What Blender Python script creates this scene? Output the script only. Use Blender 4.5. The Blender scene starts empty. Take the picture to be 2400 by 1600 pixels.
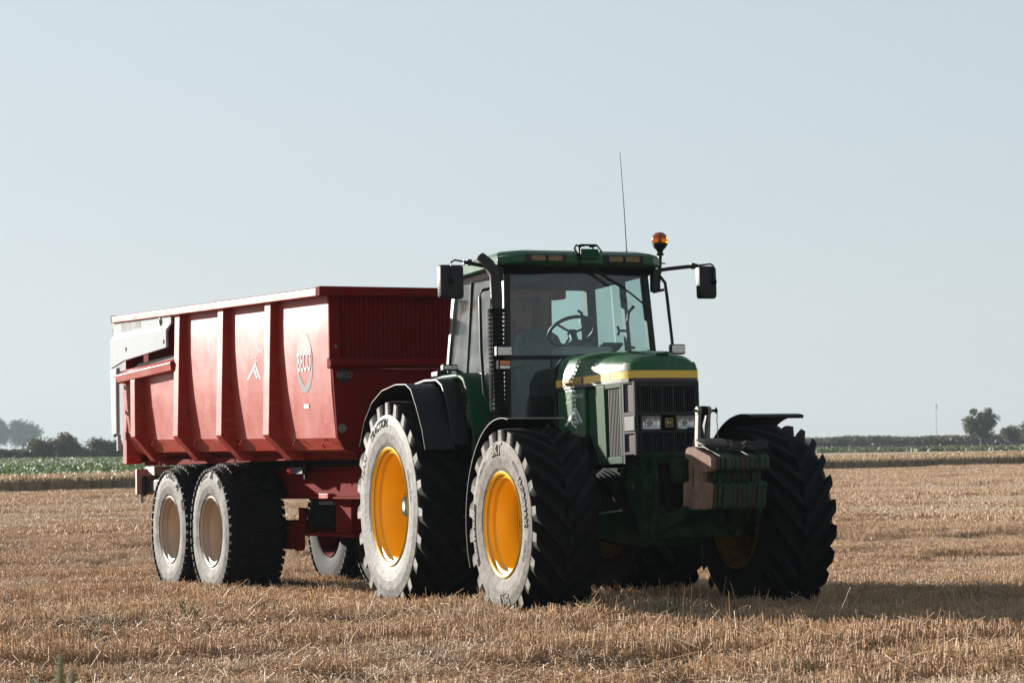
import bpy, bmesh, math, random
import numpy as np
from mathutils import Vector, Matrix

S = bpy.context.scene
R_ = math.radians
random.seed(7)
RNG = np.random.default_rng(7)

# ------------------------------------------------------------------ camera
cam_data = bpy.data.cameras.new('camera')
cam_data.lens = 85
cam_data.sensor_width = 36
cam_data.clip_start = 0.1
cam_data.clip_end = 6000
cam_data.dof.use_dof = True
cam_data.dof.focus_distance = 19.5
cam_data.dof.aperture_fstop = 7.1
cam = bpy.data.objects.new('camera', cam_data)
S.collection.objects.link(cam)
cam.matrix_world = Matrix.Translation((0, 0, 1.4)) @ Matrix.Rotation(R_(90 + 2.361), 4, 'X') @ Matrix.Rotation(R_(-0.7), 4, 'Z')
S.camera = cam

# ------------------------------------------------------------------ sky, sun, exposure
SUN_AZ = Vector((-0.735, 0.678)).normalized()       # horizontal direction towards the sun
SUN_EL = R_(13.2)
w = bpy.data.worlds.new('World')
S.world = w
w.use_nodes = True
nt = w.node_tree
nt.nodes.clear()
sky = nt.nodes.new('ShaderNodeTexSky')
sky.sky_type = 'NISHITA'
sky.sun_disc = False
sky.sun_elevation = SUN_EL
sky.sun_rotation = math.atan2(SUN_AZ.x, SUN_AZ.y)
sky.altitude = 0
sky.air_density = 1.0
sky.dust_density = 0.5
sky.ozone_density = 2.0
# hazy air: the sky's brightness levels off towards the horizon, c / (c + k)
vadd = nt.nodes.new('ShaderNodeVectorMath')
vadd.operation = 'ADD'
vadd.inputs[1].default_value = (2.2, 2.2, 2.2)
vdiv = nt.nodes.new('ShaderNodeVectorMath')
vdiv.operation = 'DIVIDE'
hs = nt.nodes.new('ShaderNodeHueSaturation')
hs.inputs['Saturation'].default_value = 0.45
tint = nt.nodes.new('ShaderNodeVectorMath')
tint.operation = 'MULTIPLY'
tint.inputs[1].default_value = (3.2, 3.45, 3.65)
bg = nt.nodes.new('ShaderNodeBackground')
bg.inputs['Strength'].default_value = 0.1
wo = nt.nodes.new('ShaderNodeOutputWorld')
nt.links.new(sky.outputs[0], vadd.inputs[0])
nt.links.new(sky.outputs[0], vdiv.inputs[0])
nt.links.new(vadd.outputs[0], vdiv.inputs[1])
aur = nt.nodes.new('ShaderNodeVectorMath')      # keep the bright aureole round the sun
aur.operation = 'MULTIPLY_ADD'
aur.inputs[1].default_value = (0.005, 0.005, 0.005)
nt.links.new(sky.outputs[0], aur.inputs[0])
nt.links.new(vdiv.outputs[0], aur.inputs[2])
nt.links.new(aur.outputs[0], hs.inputs['Color'])
nt.links.new(hs.outputs[0], tint.inputs[0])
nt.links.new(tint.outputs[0], bg.inputs[0])
nt.links.new(bg.outputs[0], wo.inputs[0])

sun_data = bpy.data.lights.new('sun', 'SUN')
sun_data.energy = 5.0
sun_data.angle = R_(0.55)
sun_data.color = (1.0, 0.935, 0.85)
sun = bpy.data.objects.new('sun', sun_data)
S.collection.objects.link(sun)
sdir = Vector((SUN_AZ.x * math.cos(SUN_EL), SUN_AZ.y * math.cos(SUN_EL), math.sin(SUN_EL)))
sun.rotation_euler = (-sdir).to_track_quat('-Z', 'Y').to_euler()
sun.location = (-30, 40, 40)

S.view_settings.view_transform = 'Standard'
S.view_settings.look = 'None'
S.view_settings.gamma = 1
S.view_settings.exposure = 1.5
S.view_settings.use_curve_mapping = False
S.render.engine = 'CYCLES'
S.cycles.use_denoising = True
S.cycles.max_bounces = 8
S.cycles.transparent_max_bounces = 16
S.cycles.volume_bounces = 1

# ------------------------------------------------------------------ materials
MATS = {}
ALB = 0.85     # one factor for all paint and rubber albedos


def mat(name, col, rough=0.5, metal=0.0, spec=0.5, n2=None, nscale=6.0, nlo=0.4, nhi=0.65, bump=0.0, bscale=40.0,
        rough2=None, coat=0.0, stretch=None, emit=None, trans=0.0):
    """Principled material; n2 = second colour mixed in by an object-space noise."""
    if name in MATS:
        return MATS[name]
    col = tuple(q * ALB for q in col)
    if n2 is not None:
        n2 = tuple(q * ALB for q in n2)
    m = bpy.data.materials.new(name)
    m.use_nodes = True
    t = m.node_tree
    b = t.nodes['Principled BSDF']
    b.inputs['Base Color'].default_value = (*col, 1)
    b.inputs['Roughness'].default_value = rough
    b.inputs['Metallic'].default_value = metal
    b.inputs['Specular IOR Level'].default_value = spec
    if coat:
        b.inputs['Coat Weight'].default_value = coat
        b.inputs['Coat Roughness'].default_value = 0.08
    if trans:
        b.inputs['Transmission Weight'].default_value = trans
    if emit:
        b.inputs['Emission Color'].default_value = (*emit[0], 1)
        b.inputs['Emission Strength'].default_value = emit[1]
    if n2 is not None or bump:
        tc = t.nodes.new('ShaderNodeTexCoord')
        mp = t.nodes.new('ShaderNodeMapping')
        if stretch:
            mp.inputs['Scale'].default_value = stretch
        t.links.new(tc.outputs['Object'], mp.inputs['Vector'])
    if n2 is not None:
        nz = t.nodes.new('ShaderNodeTexNoise')
        nz.inputs['Scale'].default_value = nscale
        nz.inputs['Detail'].default_value = 8
        nz.inputs['Roughness'].default_value = 0.65
        t.links.new(mp.outputs[0], nz.inputs['Vector'])
        rp = t.nodes.new('ShaderNodeMapRange')
        rp.inputs['From Min'].default_value = nlo
        rp.inputs['From Max'].default_value = nhi
        t.links.new(nz.outputs['Fac'], rp.inputs['Value'])
        mx = t.nodes.new('ShaderNodeMix')
        mx.data_type = 'RGBA'
        mx.inputs[6].default_value = (*col, 1)
        mx.inputs[7].default_value = (*n2, 1)
        t.links.new(rp.outputs[0], mx.inputs[0])
        t.links.new(mx.outputs[2], b.inputs['Base Color'])
        if rough2 is not None:
            rr = t.nodes.new('ShaderNodeMapRange')
            rr.inputs['To Min'].default_value = rough
            rr.inputs['To Max'].default_value = rough2
            t.links.new(rp.outputs[0], rr.inputs['Value'])
            t.links.new(rr.outputs[0], b.inputs['Roughness'])
    if bump:
        bn = t.nodes.new('ShaderNodeTexNoise')
        bn.inputs['Scale'].default_value = bscale
        bn.inputs['Detail'].default_value = 4
        t.links.new(mp.outputs[0], bn.inputs['Vector'])
        bu = t.nodes.new('ShaderNodeBump')
        bu.inputs['Strength'].default_value = bump
        bu.inputs['Distance'].default_value = 0.01
        t.links.new(bn.outputs['Fac'], bu.inputs['Height'])
        t.links.new(bu.outputs[0], b.inputs['Normal'])
    MATS[name] = m
    return m


def glass_mat(name, tint, gloss_rough=0.0, dust_sheen=0.0):
    if name in MATS:
        return MATS[name]
    m = bpy.data.materials.new(name)
    m.use_nodes = True
    t = m.node_tree
    t.nodes.clear()
    o = t.nodes.new('ShaderNodeOutputMaterial')
    tr = t.nodes.new('ShaderNodeBsdfTransparent')
    tr.inputs[0].default_value = (*tint, 1)
    gl = t.nodes.new('ShaderNodeBsdfGlossy')
    gl.inputs['Roughness'].default_value = gloss_rough
    fr = t.nodes.new('ShaderNodeFresnel')
    ge = t.nodes.new('ShaderNodeNewGeometry')        # the node inverts the index on the far face of the pane; undo that
    io = t.nodes.new('ShaderNodeMapRange')
    io.inputs['To Min'].default_value = 1.5
    io.inputs['To Max'].default_value = 1 / 1.5
    t.links.new(ge.outputs['Backfacing'], io.inputs['Value'])
    t.links.new(io.outputs[0], fr.inputs['IOR'])
    mx = t.nodes.new('ShaderNodeMixShader')
    t.links.new(fr.outputs[0], mx.inputs[0])
    t.links.new(tr.outputs[0], mx.inputs[1])
    t.links.new(gl.outputs[0], mx.inputs[2])
    last = mx
    if dust_sheen:
        df = t.nodes.new('ShaderNodeBsdfDiffuse')
        df.inputs[0].default_value = (0.42, 0.42, 0.40, 1)
        tc = t.nodes.new('ShaderNodeTexCoord')
        nz = t.nodes.new('ShaderNodeTexNoise')
        nz.inputs['Scale'].default_value = 5
        nz.inputs['Detail'].default_value = 8
        t.links.new(tc.outputs['Object'], nz.inputs['Vector'])
        mr = t.nodes.new('ShaderNodeMapRange')
        mr.inputs['From Min'].default_value = 0.3
        mr.inputs['From Max'].default_value = 0.8
        mr.inputs['To Min'].default_value = 0.0
        mr.inputs['To Max'].default_value = dust_sheen
        t.links.new(nz.outputs['Fac'], mr.inputs['Value'])
        m2 = t.nodes.new('ShaderNodeMixShader')
        t.links.new(mr.outputs[0], m2.inputs[0])
        t.links.new(mx.outputs[0], m2.inputs[1])
        t.links.new(df.outputs[0], m2.inputs[2])
        last = m2
    t.links.new(last.outputs[0], o.inputs[0])
    MATS[name] = m
    return m


def plant_mat(name, c1, c2, transl=0.35, rough=0.6, attr=True):
    """leaf / straw: colour between c1 and c2 by a per-piece attribute and the object's random value."""
    m = bpy.data.materials.new(name)
    m.use_nodes = True
    t = m.node_tree
    b = t.nodes['Principled BSDF']
    b.inputs['Roughness'].default_value = rough
    b.inputs['Specular IOR Level'].default_value = 0.35
    o = t.nodes['Material Output']
    at = t.nodes.new('ShaderNodeAttribute')
    at.attribute_name = 'shade'
    mx = t.nodes.new('ShaderNodeMix')
    mx.data_type = 'RGBA'
    mx.inputs[6].default_value = (*c1, 1)
    mx.inputs[7].default_value = (*c2, 1)
    t.links.new(at.outputs['Fac'], mx.inputs[0])
    t.links.new(mx.outputs[2], b.inputs['Base Color'])
    tl = t.nodes.new('ShaderNodeBsdfTranslucent')
    t.links.new(mx.outputs[2], tl.inputs[0])
    ms = t.nodes.new('ShaderNodeMixShader')
    ms.inputs[0].default_value = transl
    t.links.new(b.outputs[0], ms.inputs[1])
    t.links.new(tl.outputs[0], ms.inputs[2])
    t.links.new(ms.outputs[0], o.inputs[0])
    MATS[name] = m
    return m


M_GREEN = mat('tractor_green', (0.011, 0.082, 0.028), 0.3, spec=.24, n2=(0.055, 0.10, 0.05), nscale=7, nlo=0.42, nhi=0.8, rough2=0.36, bump=.015, bscale=60)
M_GREEN_D = mat('dusty_green', (0.012, 0.062, 0.026), 0.5, spec=0.05, n2=(0.05, 0.075, 0.035), nscale=7, nlo=0.5, nhi=0.85, bump=0.05)
M_FRAME = mat('frame_green', (0.008, 0.027, 0.012), 0.85, spec=0.05, n2=(0.035, 0.048, 0.022), nscale=8, nlo=0.45, nhi=0.75, bump=0.1)
M_YELLOW = mat('rim_yellow', (1.0, 0.54, 0.008), 0.34, n2=(0.22, 0.10, 0.01), nscale=13, nlo=0.66, nhi=0.72, bump=.04, bscale=25)
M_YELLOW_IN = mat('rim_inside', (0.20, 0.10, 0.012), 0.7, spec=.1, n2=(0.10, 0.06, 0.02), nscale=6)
M_STRIPE = mat('stripe_yellow', (0.78, 0.50, 0.03), 0.35, n2=(0.70, 0.47, 0.06), nscale=12)
M_BLACK = mat('black_plastic', (0.006, 0.0065, 0.007), 0.5, spec=0.3, n2=(0.022, 0.021, 0.019), nscale=6, nlo=0.55, nhi=0.9, bump=0.05)
M_SHELL = mat('grille_plastic', (0.007, 0.0065, 0.007), 0.5, spec=.3, n2=(0.02, 0.017, 0.016), nscale=5, nlo=0.4, nhi=0.8)
M_DARK = mat('dark_metal', (0.006, 0.0065, 0.007), 0.85, spec=0.06, n2=(0.016, 0.015, 0.013), nscale=7)
M_TREAD = mat('tyre_tread', (0.006, 0.006, 0.0065), 0.8, spec=0.15, n2=(0.016, 0.0145, 0.013), nscale=5, nlo=0.5, nhi=0.85)
M_SIDE = mat('tyre_sidewall', (0.045, 0.043, 0.04), 0.6, spec=0.12, n2=(0.175, 0.165, 0.152), nscale=9, nlo=0.32, nhi=0.62, bump=0.35, bscale=26)
M_SIDE_F = mat('tyre_sidewall_dusty', (0.055, 0.047, 0.042), 0.7, spec=0.1, n2=(0.195, 0.172, 0.153), nscale=11, nlo=0.33, nhi=0.6, bump=0.35, bscale=32)
M_SIDE_T = mat('trailer_sidewall', (0.035, 0.033, 0.03), 0.68, spec=0.1, n2=(0.175, 0.163, 0.15), nscale=8, nlo=0.34, nhi=0.62, bump=0.35, bscale=24)
M_LETTER = mat('tyre_lettering', (0.042, 0.039, 0.036), 0.85, spec=0.0, n2=(0.075, 0.07, 0.064), nscale=20)
M_LETTER_L = mat('tyre_lettering_light', (0.20, 0.18, 0.16), 0.7, spec=.1)
M_RED = mat('trailer_red', (0.335, 0.021, 0.012), 0.35, spec=0.15, n2=(0.35, 0.055, 0.035), nscale=3.0, nlo=0.38, nhi=0.72, rough2=0.45, bump=0.03, bscale=2.2)


def add_scratches(m):
    """fine pale curved scratches and rub marks low on the sheet."""
    t = m.node_tree
    b = t.nodes['Principled BSDF']
    src = b.inputs['Base Color'].links[0].from_socket
    tc = t.nodes.new('ShaderNodeTexCoord')
    mp = t.nodes.new('ShaderNodeMapping')
    mp.inputs['Scale'].default_value = (1.2, 1.2, 16)
    mp.inputs['Rotation'].default_value = (0, R_(9), 0)
    t.links.new(tc.outputs['Object'], mp.inputs['Vector'])
    nz = t.nodes.new('ShaderNodeTexNoise')
    nz.inputs['Scale'].default_value = 2.2
    nz.inputs['Detail'].default_value = 3
    nz.inputs['Distortion'].default_value = 0.8
    t.links.new(mp.outputs[0], nz.inputs['Vector'])
    ab = t.nodes.new('ShaderNodeMath')
    ab.operation = 'SUBTRACT'
    ab.inputs[1].default_value = 0.5
    t.links.new(nz.outputs['Fac'], ab.inputs[0])
    a2 = t.nodes.new('ShaderNodeMath')
    a2.operation = 'ABSOLUTE'
    t.links.new(ab.outputs[0], a2.inputs[0])
    mr = t.nodes.new('ShaderNodeMapRange')
    mr.inputs['From Min'].default_value = 0.012
    mr.inputs['From Max'].default_value = 0.0
    mr.inputs['To Max'].default_value = 0.55
    t.links.new(a2.outputs[0], mr.inputs['Value'])
    sp = t.nodes.new('ShaderNodeSeparateXYZ')
    t.links.new(tc.outputs['Object'], sp.inputs[0])
    lo = t.nodes.new('ShaderNodeMapRange')
    lo.inputs['From Min'].default_value = 2.45
    lo.inputs['From Max'].default_value = 2.05
    t.links.new(sp.outputs['Z'], lo.inputs['Value'])
    mu = t.nodes.new('ShaderNodeMath')
    mu.operation = 'MULTIPLY'
    t.links.new(mr.outputs[0], mu.inputs[0])
    t.links.new(lo.outputs[0], mu.inputs[1])
    mx = t.nodes.new('ShaderNodeMix')
    mx.data_type = 'RGBA'
    mx.inputs[7].default_value = (0.5, 0.2, 0.14, 1)
    t.links.new(mu.outputs[0], mx.inputs[0])
    t.links.new(src, mx.inputs[6])
    t.links.new(mx.outputs[2], b.inputs['Base Color'])


add_scratches(M_RED)
M_RED_D = mat('trailer_red_frame', (0.17, 0.007, 0.006), 0.85, spec=0.04, n2=(0.13, 0.010, 0.008), nscale=5, bump=0.05)
M_WHITE = mat('trailer_white', (0.43, 0.465, 0.48), 0.75, spec=.03, n2=(0.385, 0.395, 0.39), nscale=2.5, nlo=0.5, nhi=0.85)
M_CREAM = mat('trailer_rim', (0.52, 0.39, 0.28), 0.42, n2=(0.46, 0.35, 0.26), nscale=3)
M_STEEL = mat('bare_steel', (0.20, 0.18, 0.165), 0.65, metal=0.2, n2=(0.12, 0.09, 0.07), nscale=12, nlo=0.45, nhi=0.7)
M_RUST = mat('rusty_plate', (0.15, 0.085, 0.06), 0.8, spec=.1, n2=(0.24, 0.17, 0.13), nscale=8, nlo=0.35, nhi=0.7, bump=0.15)
M_WEIGHT_G = mat('weight_green', (0.010, 0.036, 0.015), 0.6, spec=.3, n2=(0.06, 0.04, 0.028), nscale=14, nlo=0.55, nhi=0.7, bump=0.2)
M_WEIGHT_R = mat('weight_brown', (0.032, 0.024, 0.018), 0.65, spec=.3, n2=(0.018, 0.04, 0.02), nscale=12, nlo=0.55, nhi=0.7, bump=0.2)
M_LENS = mat('headlamp_reflector', (0.92, 0.92, 0.90), 0.14, metal=0.75, n2=(0.55, 0.50, 0.42), nscale=16, nlo=0.4, nhi=0.6, bump=0.5, bscale=35)
M_LENS_G = glass_mat('headlamp_glass', (0.95, 0.95, 0.95))
M_CLEARLENS = mat('ribbed_lens', (0.72, 0.70, 0.66), 0.25, spec=0.7)
M_LED = mat('led_lens', (0.55, 0.53, 0.48), 0.2, metal=0.5, n2=(0.75, 0.72, 0.66), nscale=70)
M_WORKLAMP = mat('worklamp_lens', (0.15, 0.075, 0.02), 0.35, spec=0.3, n2=(0.26, 0.17, 0.08), nscale=60)
M_AMBER = mat('amber_dome', (1.0, 0.22, 0.0), 0.08, trans=0.9, spec=0.6)
M_REDLENS = mat('red_lens', (0.75, 0.03, 0.01), 0.15, spec=0.6)
M_AMBERLENS = mat('amber_lens', (0.70, 0.16, 0.02), 0.2, spec=0.6)
M_DECAL_W = mat('decal_white', (0.52, 0.54, 0.56), 0.6, spec=.05)
M_DECAL_G = mat('decal_green', (0.10, 0.28, 0.04), 0.4)
M_DECAL_GREY = mat('decal_grey', (0.085, 0.10, 0.10), 0.45, spec=.12, n2=(0.16, 0.165, 0.15), nscale=15, nlo=0.5, nhi=0.7)
M_DECAL_B = mat('decal_black', (0.012, 0.012, 0.01), 0.4)
M_DECAL_Y = mat('decal_yellow', (0.62, 0.40, 0.03), 0.4)
M_EMBOSS = mat('embossed_white', (0.40, 0.41, 0.40), 0.7, spec=.05)
M_SEAT = mat('seat_fabric', (0.10, 0.11, 0.10), 0.8, n2=(0.16, 0.165, 0.15), nscale=40)
M_INTERIOR = mat('cab_interior', (0.035, 0.038, 0.038), 0.6)
M_CONSOLE = mat('console_grey', (0.20, 0.21, 0.20), 0.5)
M_RAG = mat('rag_cloth', (0.025, 0.021, 0.018), 0.95, spec=.05, n2=(0.045, 0.038, 0.033), nscale=20)
M_GLASS = glass_mat('cab_glass', (0.84, 0.92, 0.905), 0.0, dust_sheen=0.035)
M_GLASS_S = glass_mat('side_glass', (0.86, 0.93, 0.92), 0.0, dust_sheen=0.35)  # besides dust, the pale film paints in the bright sky's reflection on these panes
M_GLASS_D = glass_mat('cab_glass_lower', (0.66, 0.76, 0.73), 0.0, dust_sheen=0.05)
M_BARK = mat('bark', (0.09, 0.07, 0.055), 0.85, n2=(0.14, 0.11, 0.085), nscale=4)


# ------------------------------------------------------------------ mesh helpers
class MB:
    def __init__(s):
        s.v, s.f, s.m = [], [], []

    def add(s, vs, fs, mi=0):
        n = len(s.v)
        s.v += [tuple(map(float, p)) for p in vs]
        for f in fs:
            s.f.append(tuple(i + n for i in f))
            s.m.append(mi)
        return s

    def box(s, x0, x1, y0, y1, z0, z1, mi=0):
        vs = [(x, y, z) for x in (x0, x1) for y in (y0, y1) for z in (z0, z1)]
        return s.add(vs, [(0, 1, 3, 2), (4, 6, 7, 5), (0, 4, 5, 1), (2, 3, 7, 6), (0, 2, 6, 4), (1, 5, 7, 3)], mi)

    def obox(s, c, size, rot=(0, 0, 0), mi=0):
        from mathutils import Euler
        M = Euler(rot).to_matrix()
        hx, hy, hz = [q / 2 for q in size]
        vs = [Vector(c) + M @ Vector((x, y, z)) for x in (-hx, hx) for y in (-hy, hy) for z in (-hz, hz)]
        return s.add(vs, [(0, 1, 3, 2), (4, 6, 7, 5), (0, 4, 5, 1), (2, 3, 7, 6), (0, 2, 6, 4), (1, 5, 7, 3)], mi)

    def prism(s, poly, a, b, axis='y', mi=0):
        """polygon in the two other axes, extruded along axis from a to b."""
        n = len(poly)

        def P(u, v, w):
            return {'y': (u, w, v), 'x': (w, u, v), 'z': (u, v, w)}[axis]
        vs = [P(u, v, a) for u, v in poly] + [P(u, v, b) for u, v in poly]
        fs = [tuple(range(n)), tuple(range(2 * n - 1, n - 1, -1))]
        fs += [(i, (i + 1) % n, n + (i + 1) % n, n + i) for i in range(n)]
        return s.add(vs, fs, mi)

    def loft(s, rings, closed=True, cap=True, mi=0):
        n = len(rings[0])
        vs = [p for r in rings for p in r]
        fs = []
        for k in range(len(rings) - 1):
            for i in range(n if closed else n - 1):
                j = (i + 1) % n
                fs.append((k * n + i, k * n + j, (k + 1) * n + j, (k + 1) * n + i))
        if cap and closed:
            fs.append(tuple(range(n - 1, -1, -1)))
            b = (len(rings) - 1) * n
            fs.append(tuple(range(b, b + n)))
        return s.add(vs, fs, mi)

    def tube(s, pts, r, n=8, mi=0, cap=True):
        pts = [Vector(p) for p in pts]
        rs = r if isinstance(r, (list, tuple)) else [r] * len(pts)
        rings = []
        up = Vector((0.13, 0.31, 0.94)).normalized()
        for k, p in enumerate(pts):
            if k == 0:
                d = pts[1] - p
            elif k == len(pts) - 1:
                d = p - pts[k - 1]
            else:
                d = (pts[k + 1] - p).normalized() + (p - pts[k - 1]).normalized()
            d.normalize()
            a = d.cross(up)
            if a.length < 0.05:
                a = d.cross(Vector((1, 0, 0)))
            a.normalize()
            b = d.cross(a)
            rings.append([p + (a * math.cos(2 * math.pi * i / n) + b * math.sin(2 * math.pi * i / n)) * rs[k] for i in range(n)])
        return s.loft(rings, True, cap, mi)

    def lathe(s, prof, c=(0, 0, 0), axis='y', n=48, mi=0, mis=None):
        """prof: list of (radius, along-axis)."""
        rings = []
        for r, a in prof:
            ring = []
            for i in range(n):
                t = 2 * math.pi * i / n
                u, v = r * math.sin(t), r * math.cos(t)
                p = {'y': (u, a, v), 'z': (u, v, a), 'x': (a, u, v)}[axis]
                ring.append((p[0] + c[0], p[1] + c[1], p[2] + c[2]))
            rings.append(ring)
        if mis is None:
            return s.loft(rings, True, False, mi)
        for k in range(len(rings) - 1):
            s.loft(rings[k:k + 2], True, False, mis[k])
        return s

    def build(s, name, mats, parent=None, bevel=0.0, smooth=30, seg=2, weld=False):
        me = bpy.data.meshes.new(name)
        me.from_pydata(s.v, [], s.f)
        if not isinstance(mats, (list, tuple)):
            mats = [mats]
        for m in mats:
            me.materials.append(m)
        me.polygons.foreach_set('material_index', s.m)
        bm = bmesh.new()
        bm.from_mesh(me)
        if weld:
            bmesh.ops.remove_doubles(bm, verts=bm.verts, dist=0.0005)
        bmesh.ops.recalc_face_normals(bm, faces=bm.faces)
        bm.to_mesh(me)
        bm.free()
        if smooth:
            me.polygons.foreach_set('use_smooth', [True] * len(me.polygons))
            me.set_sharp_from_angle(angle=R_(smooth))
        o = bpy.data.objects.new(name, me)
        S.collection.objects.link(o)
        if parent is not None:
            o.parent = parent
        if bevel:
            bv = o.modifiers.new('bevel', 'BEVEL')
            bv.width = bevel
            bv.segments = seg
            bv.limit_method = 'ANGLE'
            bv.angle_limit = R_(40)
            bv.harden_normals = True
        return o


def tag(o, label, cat=None, group=None, kind=None):
    if label:
        o['label'] = label
    if cat:
        o['category'] = cat
    if group:
        o['group'] = group
    if kind:
        o['kind'] = kind
    return o


def empty(name, matrix):
    o = bpy.data.objects.new(name, None)
    o.empty_display_size = 0.3
    S.collection.objects.link(o)
    o.matrix_world = matrix
    return o


def frame_matrix(O, X, Y, Z):
    return Matrix(((X[0], Y[0], Z[0], O[0]), (X[1], Y[1], Z[1], O[1]), (X[2], Y[2], Z[2], O[2]), (0, 0, 0, 1)))


def text_geo(body, size, bold=0.0, spacing=1.0, sx=1.0):
    """flat filled lettering as (verts, faces), centred on the origin, in the xy plane."""
    cu = bpy.data.curves.new('txt', 'FONT')
    cu.body = body
    cu.size = size
    cu.offset = bold
    cu.space_character = spacing
    cu.align_x = 'CENTER'
    cu.align_y = 'CENTER'
    cu.resolution_u = 3
    ob = bpy.data.objects.new('txt', cu)
    me = bpy.data.meshes.new_from_object(ob)
    vs = [(v.co.x * sx, v.co.y) for v in me.vertices]
    fs = [tuple(p.vertices) for p in me.polygons]
    bpy.data.objects.remove(ob)
    bpy.data.meshes.remove(me)
    bpy.data.curves.remove(cu)
    return vs, fs


def add_text(mb, body, size, fn, bold=0.0, spacing=1.0, sx=1.0, mi=0):
    vs, fs = text_geo(body, size, bold, spacing, sx)
    mb.add([fn(u, v) for u, v in vs], fs, mi)


def poly_flat(mb, pts, fn, mi=0):
    mb.add([fn(u, v) for u, v in pts], [tuple(range(len(pts)))], mi)


def ground_z(y):
    return float(np.interp(y, [-50, 12, 15, 17, 19, 21.75, 24, 27.4, 30, 34, 40, 3000],
                           [.08, .08, .075, .05, .015, -.085, -.15, -.235, -.29, -.33, -.34, -.34]))


# ------------------------------------------------------------------ the ground
def make_ground():
    ys = np.concatenate([np.arange(-40, 8, 6), np.arange(8, 45, 0.5), [48, 55, 65, 80, 100, 130, 170, 220, 300, 400, 600, 900, 1300, 2000, 2620]])
    xs = np.concatenate([[-790, -500, -300, -150, -80, -40, -25], np.arange(-18, 18.1, 0.75), [25, 40, 80, 150, 300, 500, 790]])
    mb = MB()
    vs = [(x, y, ground_z(y) + (random.uniform(-.012, .012) if abs(x) < 18.5 and 8 < y < 45 else 0)) for y in ys for x in xs]
    nx = len(xs)
    fs = [(j * nx + i, j * nx + i + 1, (j + 1) * nx + i + 1, (j + 1) * nx + i) for j in range(len(ys) - 1) for i in range(nx - 1)]
    mb.add(vs, fs)
    m = mat('field_soil', (0.22, 0.155, 0.095), 0.9, spec=0.2, n2=(0.46, 0.34, 0.22), nscale=1.3, nlo=0.35, nhi=0.6, bump=0.6, bscale=9)
    o = mb.build('field_ground', m, smooth=60)
    tag(o, 'flat harvested field of brown soil and straw chaff', kind='structure')


make_ground()


# ------------------------------------------------------------------ wheels
def side_profile(R, W, rr):
    h = R - rr
    return [(rr - .012, .44 * W), (rr + .02, .455 * W), (rr + .14 * h, .478 * W), (rr + .34 * h, .498 * W), (rr + .52 * h, .50 * W),
            (rr + .70 * h, .484 * W)]


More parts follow.
